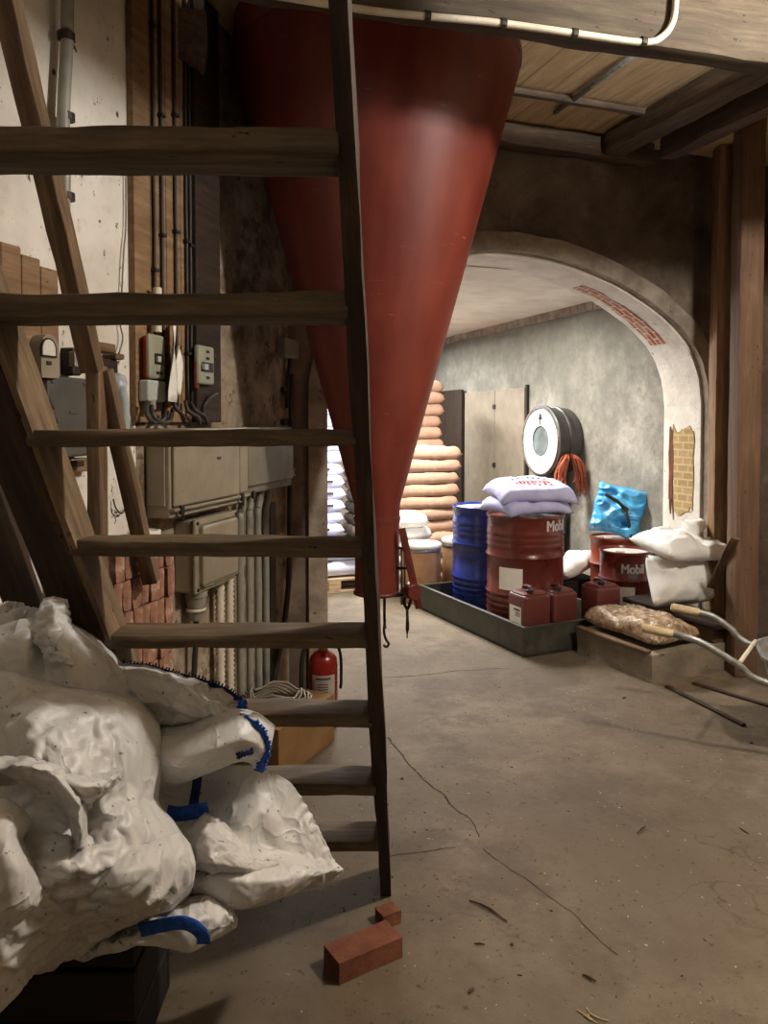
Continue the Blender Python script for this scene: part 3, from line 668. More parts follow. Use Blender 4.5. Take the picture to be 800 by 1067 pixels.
# old bricks stacked against the wall on a plinth
fo=.26; b0,b1=ws(118,fo),ws(179,fo); ncol=7; bw=(b1-b0)/ncol; bh=.106; top=wz(118,574,fo); nrow=6
b=B(); box(b,(b0-.01,-fo-.005,0),(b1+.01,-.02,top-bh*nrow),bev=.01); o=obj('plinth',b,M['dirty'],None,MW); tag(o,'low rough plinth under the stacked old bricks','plinth')
ordn=['first','second','third','fourth','fifth','sixth','seventh']
def brick_bm(lx,ly,lz,seed,amp=.003,bev=.004):
    b=B(); box(b,(-lx/2,-ly/2,0),(lx/2,ly/2,lz)); bmesh.ops.subdivide_edges(b,edges=b.edges[:],cuts=3,use_grid_fill=True)
    for v in b.verts:
        v.co+=noise.noise_vector(v.co*26+V((seed*5,0,0)))*amp
    return b
protos=[]
for k in range(4):
    me=bpy.data.meshes.new('brick'); bb=brick_bm(bw*.93,.2,bh*.95,k,.0045); bb.to_mesh(me); bb.free(); me.materials.append(M['brick']); protos.append(me)
for r in range(nrow):
    for q in range(ncol):
        o=bpy.data.objects.new('brick',protos[(r*3+q*5)%4]); COL.objects.link(o)
        o.matrix_basis=MW@Matrix.Translation((b0+bw*(q+.5),-fo+.1+rnd.uniform(-.008,.008),top-bh*(nrow-r)))@Matrix.Rotation(PI*(rnd.random()<.5),4,'Z')
        tag(o,'old red brick, %s from left in %s course from top of stack'%(ordn[q],ordn[r]),'brick','old bricks stacked by the wall')
tl=thing('tub_lid','small round white lid lying on top of the brick stack','lid',MW@V((b1-.06,-fo+.08,top)))
obj('rim',lathe(B(),[(0,0),(.055,0),(.058,.004),(.058,.02),(.05,.022),(.048,.014),(0,.014)],28),M['white'],tl,Matrix.Translation(MW@V((b1-.06,-fo+.08,top))),smooth=True,angle=.6)
b=brick_bm(.17,.14,.30,9,.03); o=obj('masonry_lump',b,M['limewash'],None,Matrix.Translation(wl(191,680,.12))@Matrix.Rotation(math.atan2(e.y,e.x),4,'Z'),recenter=False)
o.location.z=0; bmz=.0
tag(o,'rough pale lump of masonry on the floor beside the brick stack','masonry')
# ================================================================== HOPPER
hx,hy=-.035,3.85
hp=thing('feed_hopper','big glossy rust-red steel cone hanging point down from the ceiling','hopper',(hx,hy,.72))
MH=Matrix.Translation((hx,hy,0))
obj('cone',lathe(B(),[(.115,1.10),(.116,1.19),(.667,3.20),(.69,3.28),(.695,3.30),(.695,3.497)],128),M['hopper'],hp,MH,smooth=True,angle=.9,recenter=False)
obj('collar',lathe(B(),[(.69,3.33),(.705,3.335),(.705,3.37),(.69,3.375)],96),M['hopper'],hp,MH,smooth=True,angle=.5,recenter=False)
obj('outlet',lathe(B(),[(.104,.735),(.112,.735),(.112,1.105),(.118,1.11),(.118,1.13),(.104,1.13)],64),M['hopper'],hp,MH,smooth=True,angle=.5,recenter=False)
obj('outlet_ring',lathe(B(),[(.112,.735),(.119,.738),(.119,.752),(.112,.755)],64),M['valve'],hp,MH,smooth=True,recenter=False)
gf=obj('gate_frame',tube(B(),[at(418.5,572,3.80),at(418.5,630,3.80)],.006,8),M['steel'],hp,smooth=True)
obj('gate_bar',tube(B(),[at(421.5,570,3.78),at(421.5,622,3.78)],.005,8),M['steel'],gf,smooth=True)
for y in (571,592,620):
    obj('gate_lug',tube(B(),[at(414,y,3.82),at(423,y,3.77)],.007,8),M['iron'],gf,smooth=True)
lv=plank('gate_lever',at(418.5,550,3.76),at(436.5,634,3.74),.036,.012,M['valve'],hp,(0,-1,0),61,.0005,6,.003)
Dm=at(432,617,3.70)
obj('counterweight',lathe(B(),[(0,0),(.038,0),(.040,.004),(.040,.05),(.036,.054),(0,.054)],36),M['valve'],lv,Matrix.Translation(Dm)@V((.55,-.83,0)).to_track_quat('Z','Y').to_matrix().to_4x4()@Matrix.Translation((0,0,-.05)),smooth=True,angle=.5,recenter=False)
lk=obj('link',tube(B(),[at(424,612,3.74),at(428,622,3.74),at(425,634,3.74),at(421,628,3.74),at(423,616,3.74)],.008,8,3),M['iron'],hp,smooth=True)
obj('pull_spike',tube(B(),[at(424,634,3.74),at(424.5,650,3.74),at(424,665,3.74)],[.007,.009,.003],8,3),M['iron'],lk,smooth=True)
obj('hook_bar',tube(B(),[at(400.5,621,3.80),at(400.5,648,3.80),at(401.5,655,3.80)],.007,8,3),M['iron'],hp,smooth=True)
obj('hook',tube(B(),[at(401,645,3.795),at(400,658,3.79),at(402,666,3.79),at(405,671,3.79),at(402.5,674,3.79),at(399.5,672,3.79)],.0065,8,4),M['iron'],hp,smooth=True)

# conduit along the beam
cp=thing('beam_conduit','pale conduit clipped along the face of the ceiling beam','conduit',onbeam(.4,-.02,3.2))
def onface(px,py,out=.02):                  # point on the camera side of the ceiling beam
    nf=bn; P=V((q0.x,q0.y,0))-bn*.12; r=ray(px,py); k=(P.x*nf.x+P.y*nf.y-out)/(r.x*nf.x+r.y*nf.y); return V((0,0,H))+r*k
P=[onface(*p) for p in ((150,-28),(365,8),(445,17),(520,24),(600,35),(668,44),(690,38),(702,18),(704,-20))]
obj('pipe',tube(B(),P,.013,10,6),M['conduitw'],cp,smooth=True)
for px,py in ((445,17),(524,24.5),(598,35),(670,43.5)):
    q=onface(px,py); obj('clip',tube(B(),[q-bd*.010,q+bd*.010],.019,10),M['iron'],cp,smooth=True,angle=.6)
P=[at(578,134,4.55),at(618,104,4.2),at(662,72,3.7)]
cq=tube(B(),[V((p.x,p.y,3.475)) for p in [at(578,134,4.72),at(662,72,3.98)]],.016,10)
tag(obj('ceiling_conduit',cq,M['galv'],smooth=True),'grey conduit running along the ceiling boards above the arch','conduit')

# ================================================================== ALCOVE STORES
def uv(u,v,z=0): return V((.95-.423*u+.906*v,5.16+.906*u+.423*v,z))       # along / across the drip tray
MT=Matrix(((.906,-.423,0,.95),(.423,.906,0,5.16),(0,0,1,0),(0,0,0,1)))      # local x across, y along
TLn,TWd,THt=1.56,.93,.20
tr=thing('drip_tray','long dark painted steel tray on the floor holding drums and cans','tray',uv(.78,.5),math.atan2(.423,.906))
b=B(); box(b,(0,0,.004),(TWd,TLn,.02)); obj('tray_floor',b,M['tray'],tr,MT)
for nm,lo,hi in (('front_wall',(0,0,.004),(TWd,.018,THt)),('rear_wall',(0,TLn-.018,.004),(TWd,TLn,THt)),('side_wall',(0,.018,.004),(.018,TLn-.018,THt)),('side_wall',(TWd-.018,.018,.004),(TWd,TLn-.018,THt))):
    b=B(); box(b,lo,hi,bev=.003); obj(nm,b,M['tray'],tr,MT)
b=B(); box(b,(-.004,-.004,THt),(TWd+.004,.026,THt+.008),bev=.002); box(b,(-.004,.026,THt),(.026,TLn+.004,THt+.008),bev=.002); obj('rim',b,M['tray'],tr,MT)
def drum_prof(R,Hh,hoops,ribs):
    ev=[]
    for z in hoops: ev+= [(z-.016,0),(z-.007,.009),(z,.012),(z+.007,.009),(z+.016,0)]
    for z in ribs: ev+= [(z-.014,0),(z,.006),(z+.014,0)]
    ev.sort(); body=[(R+a,z) for z,a in ev]
    lo=[(0,.012),(R-.02,.012),(R-.012,.0),(R+.006,.0),(R+.009,.008),(R+.006,.018),(R,.024)]
    hi=[(R,Hh-.024),(R+.006,Hh-.018),(R+.009,Hh-.008),(R+.006,Hh),(R-.004,Hh),(R-.008,Hh-.012),(R-.012,Hh-.02)]
    return lo+body+hi,[(R-.011,Hh-.021),(R-.03,Hh-.022),(0,Hh-.022)]
def text_mesh(txt,size,bold=0.0,sx=.88):
    cu=bpy.data.curves.new('lettering','FONT'); cu.body=txt; cu.size=size; cu.offset=bold; cu.resolution_u=3; cu.extrude=0
    to=bpy.data.objects.new('lettering',cu); COL.objects.link(to); bpy.context.view_layer.update()
    dg=bpy.context.evaluated_depsgraph_get(); me=bpy.data.meshes.new_from_object(to.evaluated_get(dg))
    bpy.data.objects.remove(to); bpy.data.curves.remove(cu)
    bm=B()
    for dx,dy in ((0,0),(.035,0),(-.035,0),(0,.022),(0,-.022)):
        n0=len(bm.verts); bm.from_mesh(me); bm.verts.ensure_lookup_table()
        for v in bm.verts[n0:]: v.co.x=v.co.x*sx+dx*size; v.co.y+=dy*size
    bpy.data.meshes.remove(me); return bm
def wrap(bm,ctr,R,phi,z0,cut=3):
    x0=min(v.co.x for v in bm.verts); x1=max(v.co.x for v in bm.verts)
    for k in range(1,60): bmesh.ops.bisect_plane(bm,geom=bm.verts[:]+bm.edges[:]+bm.faces[:],plane_co=(x0+(x1-x0)*k/60,0,0),plane_no=(1,0,0))
    bmesh.ops.triangulate(bm,faces=bm.faces[:])
    for v in bm.verts:
        a=phi+v.co.x/R; v.co=V((ctr.x+R*math.cos(a),ctr.y+R*math.sin(a),z0+v.co.y))
    return bm
def patch(ctr,R,phi0,phi1,z0,z1,n=10):
    b=B(); rs=[]
    for i in range(n+1):
        a=phi0+(phi1-phi0)*i/n; rs.append([b.verts.new((ctr.x+r_*math.cos(a),ctr.y+r_*math.sin(a),z)) for r_,z in ((R,z0),(R+.0015,z0),(R+.0015,z1),(R,z1))])
    for p,q in zip(rs,rs[1:]):
        for k in range(4): b.faces.new((p[k],q[k],q[(k+1)%4],p[(k+1)%4]))
    b.faces.new(rs[0]); b.faces.new(rs[-1]); bmesh.ops.recalc_face_normals(b,faces=b.faces); return b
def drum(ctr,R,Hh,hoops,ribs,mat,label,lidmat):
    t_=thing('oil_drum',label,'drum',ctr); body,lid=drum_prof(R,Hh,hoops,ribs); T=Matrix.Translation(ctr)
    obj('shell',lathe(B(),body,72),mat,t_,T,smooth=True,angle=1.0,recenter=False)
    l_=obj('lid',lathe(B(),lid,72),lidmat,t_,T,smooth=True,recenter=False)
    b=lathe(B(),[(.0,.026),(.032,.026),(.034,.02),(.034,0),(0,0)][::-1],20); obj('bung',b,lidmat,l_,T@Matrix.Translation((R*.62*math.cos(-2.2),R*.62*math.sin(-2.2),Hh-.022)),smooth=True,angle=.5,recenter=False)
    phi=math.atan2(-ctr.y,-ctr.x); return t_,phi
RZ=.022
red=uv(.60,.43,RZ); blu=uv(1.22,.48,RZ)
hoops,ribs=(.575,.295),(.79,.745,.70,.655,.34+.07-.005,.245,.20,.155,.11)
ribs=(.745,.70,.655,.245,.20,.155)
dR,ph1=drum(red,.29,.88,hoops,ribs,M['drumred'],'tall dark red steel drum in the tray with lavender sacks on top',M['drumred'])
obj('lettering',wrap(text_mesh('Mobil',.112,0.0),red,.2925,ph1+math.radians(32),RZ+.775),M['letter'],dR)
obj('paper_label',patch(red,.2905,ph1-math.radians(40),ph1-math.radians(3),RZ+.335,RZ+.50),M['white'],dR)['label']='blank pale rectangular label'
dB,ph2=drum(blu,.285,.88,hoops,ribs,M['drumblue'],'tall deep blue steel drum with pale lid standing in the tray',M['drumtop'])
s1=V((1.868,5.915,.004)); s2_=V((1.892,6.315,.004))
dS,ph3=drum(s1,.190,.615,(.40,.21),(),M['drumred'],'short dark red drum with pale lettering, in front of the blue plastic bag',M['drumtop'])
obj('lettering',wrap(text_mesh('Mobil',.100,0.0,.80),s1,.1922,ph3-math.radians(9),.465),M['letter'],dS)
obj('paper_label',patch(s1,.1905,ph3-math.radians(30),ph3+math.radians(22),.22,.36),M['white'],dS)
dO,ph4=drum(s2_,.178,.66,(.44,.22),(),M['drumorange'],'short rusty orange drum against the wall with a pump rod in it',M['drumtop'])
pm_=thing('drum_pump','dark bent rod pump standing up out of the orange drum','pump',(s2_.x-.02,s2_.y-.15,.645))
pz=s2_.y-.15
P=[at(657.5,558,pz),at(655,545,pz),at(651.5,530,pz)]; P[0].z=.645
obj('rod',tube(B(),P,.013,10),M['black'],pm_,smooth=True); obj('handle',tube(B(),[at(652,531,pz),at(644,523,pz),at(630.5,514.5,pz)],.014,10),M['black'],pm_,smooth=True)
obj('joint',lathe(B(),[(0,-.018),(.02,-.016),(.02,.016),(0,.018)],16),M['iron'],pm_,Matrix.Translation(at(651.8,530.5,pz))@Matrix.Rotation(PI/2,4,'X'),smooth=True,angle=.6,recenter=False)
# sacks
def sack_bm(L,W,Hh,seed,nx=26,ny=16,crease=.010,droop=None,flat=.8,pu=5,pv=4):
    b=B(); G={}
    def prof(u,v): return max(0,(1-abs(u)**pu))**.5*max(0,(1-abs(v)**pv))**.5
    for s in (1,-1):
        for i in range(nx+1):
            for j in range(ny+1):
                u=-1+2*i/nx; v=-1+2*j/ny; edge=i in(0,nx) or j in(0,ny)
                if s==-1 and edge: G[(s,i,j)]=G[(1,i,j)]; continue
                h=prof(u,v); x=u*L/2*(1-.035*(1-abs(v)**3)*abs(u)**6); y=v*W/2*(1-.05*(1-abs(u)**3)*abs(v)**6)
                z=Hh*.5+s*Hh*.5*h*(1 if s>0 else flat)
                p=V((x,y,z)); k=noise.noise_vector(V((x*6+seed*9,y*6,s*3+seed)))*crease*1.3
                r_=(1-2*abs(noise.noise(V((x*9+seed*5,y*13,s*2.0)))))*crease*h
                p+=V((k.x*.6,k.y*.6,k.z*(1 if s>0 else .3)*h+r_*(1 if s>0 else .2)))
                if droop: p=droop(p)
                G[(s,i,j)]=b.verts.new(p)
    for s in (1,-1):
        for i in range(nx):
            for j in range(ny):
                q=[G[(s,i,j)],G[(s,i+1,j)],G[(s,i+1,j+1)],G[(s,i,j+1)]]
                b.faces.new(q if s>0 else q[::-1])
    return b
def sack_mesh(name,mat,*a,**k):
    me=bpy.data.meshes.new(name); b=sack_bm(*a,**k); b.normal_update(); b.to_mesh(me); b.free()
    for p in me.polygons: p.use_smooth=True
    me.materials.append(mat); return me
ORD=['lowest','second','third','fourth','fifth','sixth','seventh','eighth','ninth','tenth','eleventh','twelfth','thirteenth','fourteenth','fifteenth','sixteenth','seventeenth','eighteenth','nineteenth','twentieth']
def stack(name,cx,cy,n,L,W,Hh,mat,desc,group,seed,z0=.0,rot=ANG,jit=.02,flip=False):
    pr=[sack_mesh(name,mat,L,W,Hh*1.05,seed+k,pu=11,pv=8,flat=.9,crease=.012) for k in range(3)]
    r_=random.Random(seed)
    for i in range(n):
        o=bpy.data.objects.new(name,pr[(i*2+seed)%3]); COL.objects.link(o)
        o.matrix_basis=Matrix.Translation((cx+r_.uniform(-jit,jit),cy+r_.uniform(-jit,jit),z0+i*Hh))@Matrix.Rotation(rot+r_.uniform(-.04,.04)+(PI if r_.random()<.5 else 0),4,'Z')
        tag(o,desc%ORD[i],'sack',group)
def slab_pallet(cx,cy,lx,ly,label,rot=ANG):
    t_=thing('pallet',label,'pallet',(cx,cy,0),rot); T=Matrix.Translation((cx,cy,0))@Matrix.Rotation(rot,4,'Z')
    for y in (-1,0,1):
        b=B(); box(b,(-lx/2,y*(ly/2-.05)-.045,0),(lx/2,y*(ly/2-.05)+.045,.02),bev=.003); obj('bottom_board',b,M['pallet'],t_,T)
        for x in (-1,0,1): b=B(); box(b,(x*(lx/2-.06)-.06,y*(ly/2-.05)-.045,.02),(x*(lx/2-.06)+.06,y*(ly/2-.05)+.045,.11),bev=.003); obj('block',b,M['pallet'],t_,T)
    for k in range(5):
        y=-ly/2+.05+(ly-.1)*k/4; b=B(); box(b,(-lx/2,y-.045,.11),(lx/2,y+.045,.132),bev=.003); obj('deck_board',b,M['pallet'],t_,T)
stack('paper_sack',.36,7.78,11,.72,.44,.122,M['paperbag'],'tan paper sack, %s from floor in shorter tan stack behind fibre drums','tan sacks in the shorter stack',1)
stack('paper_sack',.34,8.55,16,.52,.44,.128,M['paperbag'],'tan paper sack, %s from floor in taller tan stack behind','tan sacks in the taller stack',5)
stack('paper_sack',.13,7.18,6,.50,.40,.124,M['whitebag'],'white paper sack, %s from floor in low stack beside hopper outlet','white sacks beside the tan stack',11)
stack('feed_sack',-.86,8.25,16,.78,.46,.128,M['bluebagpaper'],'pale blue-white sack, %s from floor in bright stack left of hopper','pale sacks seen left of the hopper',17)
stack('dark_sack',-.19,8.36,10,.42,.42,.122,M['greybag'],'dark grey sack, %s from floor in dark stack behind the stair','dark sacks behind the pale stack',23)
slab_pallet(-.56,7.42,.80,.60,'pale wooden pallet on the alcove floor under two white sacks')
stack('feed_sack',-.56,7.42,2,.76,.56,.145,M['bluebagpaper'],'white sack, %s of the two lying on the pallet','white sacks on the pallet',29,z0=.134,jit=.005)
# dark print lines on the ends of the pale sacks are marks on the sacks: one small mark each
for o in [q for q in COL.objects if q.name.startswith('feed_sack')]:
    if True:
        r_=random.Random(o.name); b=B(); x=.16+r_.uniform(-.04,.04)
        Hh=max(v.co.z for v in o.data.vertices); W_=max(v.co.y for v in o.data.vertices)
        m_=Matrix.Rotation(-ANG,4,'Z')
        side=-1 if (o.matrix_basis@V((0,-1,0))-o.matrix_basis.translation).y<0 else 1
        box(b,(x-.06,side*(W_-.012)-.012,Hh*.5-.010),(x+.06,side*(W_-.012)+.012,Hh*.5+.014)); 
        ob=bpy.data.objects.new('print',bpy.data.meshes.new('print')); b.to_mesh(ob.data); b.free(); ob.data.materials.append(M['ink']); COL.objects.link(ob); ob.parent=o
# fibre drums
def fibre(x,y,r,h,label):
    t_=thing('fibre_drum',label,'drum',(x,y,0)); T=Matrix.Translation((x,y,.002))
    obj('shell',lathe(B(),[(0,.0),(r-.004,.0),(r,.006),(r,h-.07)],48),M['fibre'],t_,T,smooth=True,angle=.8,recenter=False)
    obj('band',lathe(B(),[(r-.004,h-.07),(r+.006,h-.066),(r+.006,h-.045),(r-.002,h-.04)],48),M['galv'],t_,T,smooth=True,recenter=False)
    obj('lid',lathe(B(),[(r-.004,h-.042),(r+.008,h-.036),(r+.010,h-.012),(r,h),(r-.014,h-.002),(r-.02,h-.012),(0,h-.012)],48),M['drumtop'],t_,T,smooth=True,angle=.8,recenter=False)
fibre(.335,6.86,.175,.52,'tan fibre drum with grey metal lid, right behind the hopper outlet')
fibre(.715,7.08,.175,.53,'tan fibre drum half hidden behind the blue drum')
# jerrycans in the tray
def jerrycan(v0,v1,u0,u1,Hh,label,lab):
    ctr=uv((u0+u1)/2,(v0+v1)/2,RZ); t_=thing('jerrycan',label,'jerrycan',ctr,math.atan2(.423,.906),'dark red cans in the tray')
    b=B(); box(b,(v0,u0,RZ),(v1,u1,RZ+Hh*.86),bev=.026,seg=4); obj('body',b,M['can'],t_,MT,smooth=True,angle=.5)
    b=B(); box(b,(v0+.012,u0+.012,RZ+Hh*.80),(v1-.012,u1-.012,RZ+Hh*.90),bev=.03,seg=3); obj('shoulder',b,M['can'],t_,MT,smooth=True,angle=.5)
    m=(u0+u1)/2; vm=(v0+v1)/2
    hpts=[MT@V((vm+.0,u1-.03,RZ+Hh*.88)),MT@V((vm,u1-.045,RZ+Hh*.935)),MT@V((vm,m,RZ+Hh*.945)),MT@V((vm,u0+.085,RZ+Hh*.935)),MT@V((vm,u0+.07,RZ+Hh*.88))]
    obj('handle',tube(B(),hpts,.013,8,4),M['can'],t_,smooth=True)
    obj('cap',lathe(B(),[(0,0),(.026,0),(.026,.028),(.022,.032),(0,.032)],20),M['black'],t_,MT@Matrix.Translation((vm-.045,u0+.045,RZ+Hh*.87)),smooth=True,angle=.5,recenter=False)
    if lab:
        b=B(); box(b,(v0-.0015,u0+.045,RZ+.18),(v0+.001,u1-.03,RZ+.30)); l_=obj('paper_label',b,M['white'],t_,MT)
        for k,(a0,a1) in enumerate(((.285,.272),(.262,.257),(.25,.245),(.238,.234))):
            b=B(); box(b,(v0-.0022,u0+.055,RZ+a1),(v0-.001,u0+(.11 if k else .13),RZ+a0)); obj('print',b,M['ink'],l_,MT)
jerrycan(.03,.255,.035,.245,.45,'dark red plastic jerrycan with white side label at the tray corner',True)
jerrycan(.285,.50,.05,.25,.44,'dark red plastic jerrycan, middle one of three along the tray front',False)
jerrycan(.685,.905,.06,.26,.44,'dark red plastic jerrycan farthest from the tray corner, beside the bagged slab',False)
# lavender sacks on the red drum
def droop(zr):
    def f(p):
        r_=math.hypot(p.x,p.y)-.25
        if r_>0: p=p-V((0,0,r_*r_*1.6+r_*.18))
        return p
    return f
for k,(dx,dy,dz,rz,lb) in enumerate(((.0,-.01,RZ+.882,ANG+.10,'lavender sack lying flat on the red drum, under the other'),(.03,.0,RZ+1.0,ANG-.14,'upper lavender sack with orange print lying on the red drum'))):
    me=sack_mesh('lavender_sack',M['lav'],.62 if k else .58,.45,.118,60+k,crease=.012,pu=9,pv=8,droop=droop(0))
    o=bpy.data.objects.new('lavender_sack',me); COL.objects.link(o); o.matrix_basis=Matrix.Translation((red.x+dx,red.y+dy,dz))@Matrix.Rotation(rz,4,'Z')@Matrix.Rotation(.17 if k else .04,4,'X'); tag(o,lb,'sack','lavender sacks on the red drum')
    if k:
        def surf(x,y):
            best=min(me.vertices,key=lambda v:(v.co.x-x)**2+(v.co.y-y)**2-v.co.z*.02); return best.co.z+.004
        for row,(yy,n,mt_) in enumerate(((.07,7,'ink'),(-.01,9,'inkred'),(-.06,7,'inkred'))):
            b=B()
            for i in range(n):
                x=-.12+.26*i/(n-1); y=yy+.03*math.cos((x-.02)*8)-.02; hh=.012 if mt_=='ink' else .034
                z=surf(x,y); box(b,(x-.011,y-hh/2,z-.004),(x+.006,y+hh/2,z+.001)); 
                if mt_=='inkred': box(b,(x-.011,y-.004,z-.004),(x+.013,y+.004,z+.001))
            ob=obj('print',b,M[mt_],None,recenter=False); ob.parent=o; ob.matrix_basis=Matrix()
# dial scale with twine
ds_=alc(589); SP=A0+c*2.9+d*ds_
sc=thing('dial_scale','round white-faced dial scale on a dark column against the alcove wall','scale',V((SP.x,SP.y,0))-c*.17)
zc=1.425; MS=Matrix(((d.x,0,-c.x,SP.x),(d.y,0,-c.y,SP.y),(0,1,0,zc),(0,0,0,1)))   # local z points out of the wall
MS=Matrix(((-d.x,0,-c.x,SP.x),(-d.y,0,-c.y,SP.y),(0,1,0,zc),(0,0,0,1)))
R_=.325
obj('housing',lathe(B(),[(0,.01),(R_-.03,.01),(R_-.015,.02),(R_-.015,.12),(R_+.004,.125),(R_+.004,.145),(R_-.01,.15),(R_-.01,.235),(R_+.012,.24),(R_+.015,.27),(R_,.278)],64),M['scalebody'],sc,MS,smooth=True,angle=.6,recenter=False)
obj('bezel',lathe(B(),[(R_,.278),(R_-.004,.288),(R_-.016,.288),(R_-.02,.272)],64),M['steel'],sc,MS,smooth=True,angle=.6,recenter=False)
dl=obj('dial',lathe(B(),[(R_-.018,.272),(.145,.274),(.14,.270)],64),M['dialw'],sc,MS,recenter=False)
b=B()
for k in range(60):
    a=2*PI*k/60; r0=R_-.045 if k%5 else R_-.07; m_=Matrix.Rotation(a,4,'Z'); box(b,(r0,-.0016,.274),(R_-.028,.0016,.277),m_)
obj('graduations',b,M['ink'],dl,MS,recenter=False)
b=B(); box(b,(-.008,.15,.275),(.008,.26,.280)); box(b,(-.034,.205,.275),(.034,.222,.280)); box(b,(-.018,.22,.275),(.018,.25,.280)); obj('pointer',b,M['black'],dl,MS,recenter=False)
obj('window',lathe(B(),[(.145,.276),(.138,.276),(.136,.266),(0,.262)],48),M['dialglass'],sc,MS,smooth=True,angle=.5,recenter=False)
b=B(); box(b,(-.10,-.9,.04),(.10,-.25,.17),bev=.02); box(b,(-.2,-1.40,.03),(.2,-1.30,.26),bev=.02); box(b,(-.08,-1.32,.05),(.08,-.88,.16),bev=.01); obj('column',b,M['scalebody'],sc,MS,recenter=False)
# twine bundle looped over the housing edge
b=B(); r_=random.Random(5)
for k in range(84):
    s=-1 if k%2 else 1; top_=V((.305+r_.uniform(-.01,.01),-.12+r_.uniform(-.015,.015),.17+s*.01+r_.uniform(-.01,.01)))
    ln=.30+r_.uniform(-.08,.10); zz=.17+s*(.03+r_.uniform(0,.11)); x0=.325+r_.uniform(-.01,.05)
    P=[MS@V((top_.x,top_.y,top_.z)),MS@V((x0+.012,top_.y-.03,(top_.z+zz)/2)),MS@V((x0+.016,top_.y-.12,zz)),MS@V((x0+.01+r_.uniform(-.02,.02),top_.y-ln*.75,zz+s*r_.uniform(0,.03))),MS@V((x0+.01+r_.uniform(-.02,.03),top_.y-ln,zz+s*r_.uniform(0,.05)))]
    tube(b,P,.0042,5,3)
tag(obj('twine_bundle',b,M['twine'],smooth=True),'bundle of orange string hanging over the side of the dial scale','twine')
# things leaning at the right end
def place(name,me,Mx,label,cat,group=None):
    o=bpy.data.objects.new(name,me); COL.objects.link(o); o.matrix_basis=Mx; return tag(o,label,cat,group)
me=sack_mesh('plastic_bag',M['blueplastic'],.40,.42,.15,71,crease=.045,nx=40,ny=40,pu=9,pv=9)
q=A0+c*2.885+d*alc(664); 
fn=(-c*.6+V((0,-1,0))).normalized(); fx=V((-fn.y,fn.x,0)); q=q-c*.125+d*.05
Mx=Matrix.Translation(V((q.x,q.y,.865)))@Matrix(((fx.x,0,fn.x,0),(fx.y,0,fn.y,0),(0,1,0,0),(0,0,0,1)))@Matrix.Rotation(-.20,4,'X')@Matrix.Rotation(-.22,4,'Z')@Matrix.Translation((0,0,-.075))
place('plastic_bag',me,Mx,'crumpled bright blue plastic bag leaning on the wall behind the drums','bag')
me=sack_mesh('paper_bag',M['whitebag'],.42,.34,.17,73,crease=.02)
place('paper_bag',me,Matrix.Translation((1.62,6.50,.30))@Matrix.Rotation(-.35,4,'Y')@Matrix.Rotation(.5,4,'Z'),'loose white paper bag lying between the tall red drum and the short drums','bag')
b=B(); box(b,(-.17,-.15,0),(.17,.15,.28),bev=.01); o=obj('storage_box',b,M['crate'],None,Matrix.Translation((1.615,6.53,.002))@Matrix.Rotation(ANG,4,'Z')); tag(o,'low dark box under the loose white paper bag','box')
# concrete slab, board, husk bag, white bags
BX=V((1.635,4.64,0)); uu=V((-.423,.906,0)); vv=V((.906,.423,0))
MB_=Matrix(((vv.x,uu.x,0,BX.x),(vv.y,uu.y,0,BX.y),(0,0,1,0),(0,0,0,1)))
b=B(); box(b,(0,0,.0),(.64,.70,.175)); bmesh.ops.subdivide_edges(b,edges=b.edges[:],cuts=5,use_grid_fill=True)
for v in b.verts:
    if v.co.z>.01: v.co+=noise.noise_vector(v.co*6)*.009
tag(obj('concrete_slab',b,M['slab'],None,MB_),'low concrete block on the floor under the bag of husks','slab')
b=plank_bm(.66,.05,.02,81,.003); tag(obj('edge_strip',b,M['batten'],None,MB_@Matrix.Translation((-.0,.03,.188))@Matrix.Rotation(PI/2,4,'Z'),smooth=True,angle=.6),'worn wooden strip along the left top edge of the concrete block','strip')
me=sack_mesh('husk_bag',M['film'],.68,.40,.135,75,crease=.022,pu=7,pv=6,nx=40,ny=24)
place('husk_bag',me,MB_@Matrix.Translation((.245,.36,.186))@Matrix.Rotation(PI/2+.02,4,'Z'),'clear plastic bag of brown husks lying on the concrete block','bag')
o=plank('timber_baulk',MB_@V((.585,.02,.238)),MB_@V((.585,.72,.238)),.10,.105,M['postred'],None,(0,0,1),82,.004); tag(o,'short reddish timber baulk on the concrete block under the dark board','timber')
o=plank('dark_board',MB_@V((.60,-.06,.312)),MB_@V((.60,.78,.312)),.25,.035,M['darkwood'],None,(0,0,1),83,.003); tag(o,'dark board laid on the reddish baulk beneath the white bags','board')
me=sack_mesh('white_bag',M['whitebag'],.46,.36,.26,77,crease=.02)
place('white_bag',me,Matrix.Translation(V((2.06,5.27,.352)))@Matrix.Rotation(.35,4,'Z')@Matrix.Rotation(PI/2-.25,4,'X')@Matrix.Translation((0,.17,-.13)),'plump white plastic bag standing on the dark board','bag','white bags on the dark board')
me=sack_mesh('white_bag',M['whitebag'],.54,.46,.16,78,crease=.03,nx=36,ny=24)
place('white_bag',me,Matrix.Translation(V((2.065,5.34,.655)))@Matrix.Rotation(.35,4,'Z')@Matrix.Rotation(.12,4,'X')@Matrix.Rotation(.06,4,'Y'),'white plastic bag with folded mouth flopped on top of the plump one','bag','white bags on the dark board')
me=sack_mesh('white_bag',M['whitebag'],.20,.22,.10,79,crease=.04)
place('white_bag',me,Matrix.Translation(V((2.20,5.42,.80)))@Matrix.Rotation(.5,4,'Z')@Matrix.Rotation(PI/2,4,'X')@Matrix.Translation((0,.0,-.07)),'small crumpled white bag tucked behind the square post','bag','white bags on the dark board')
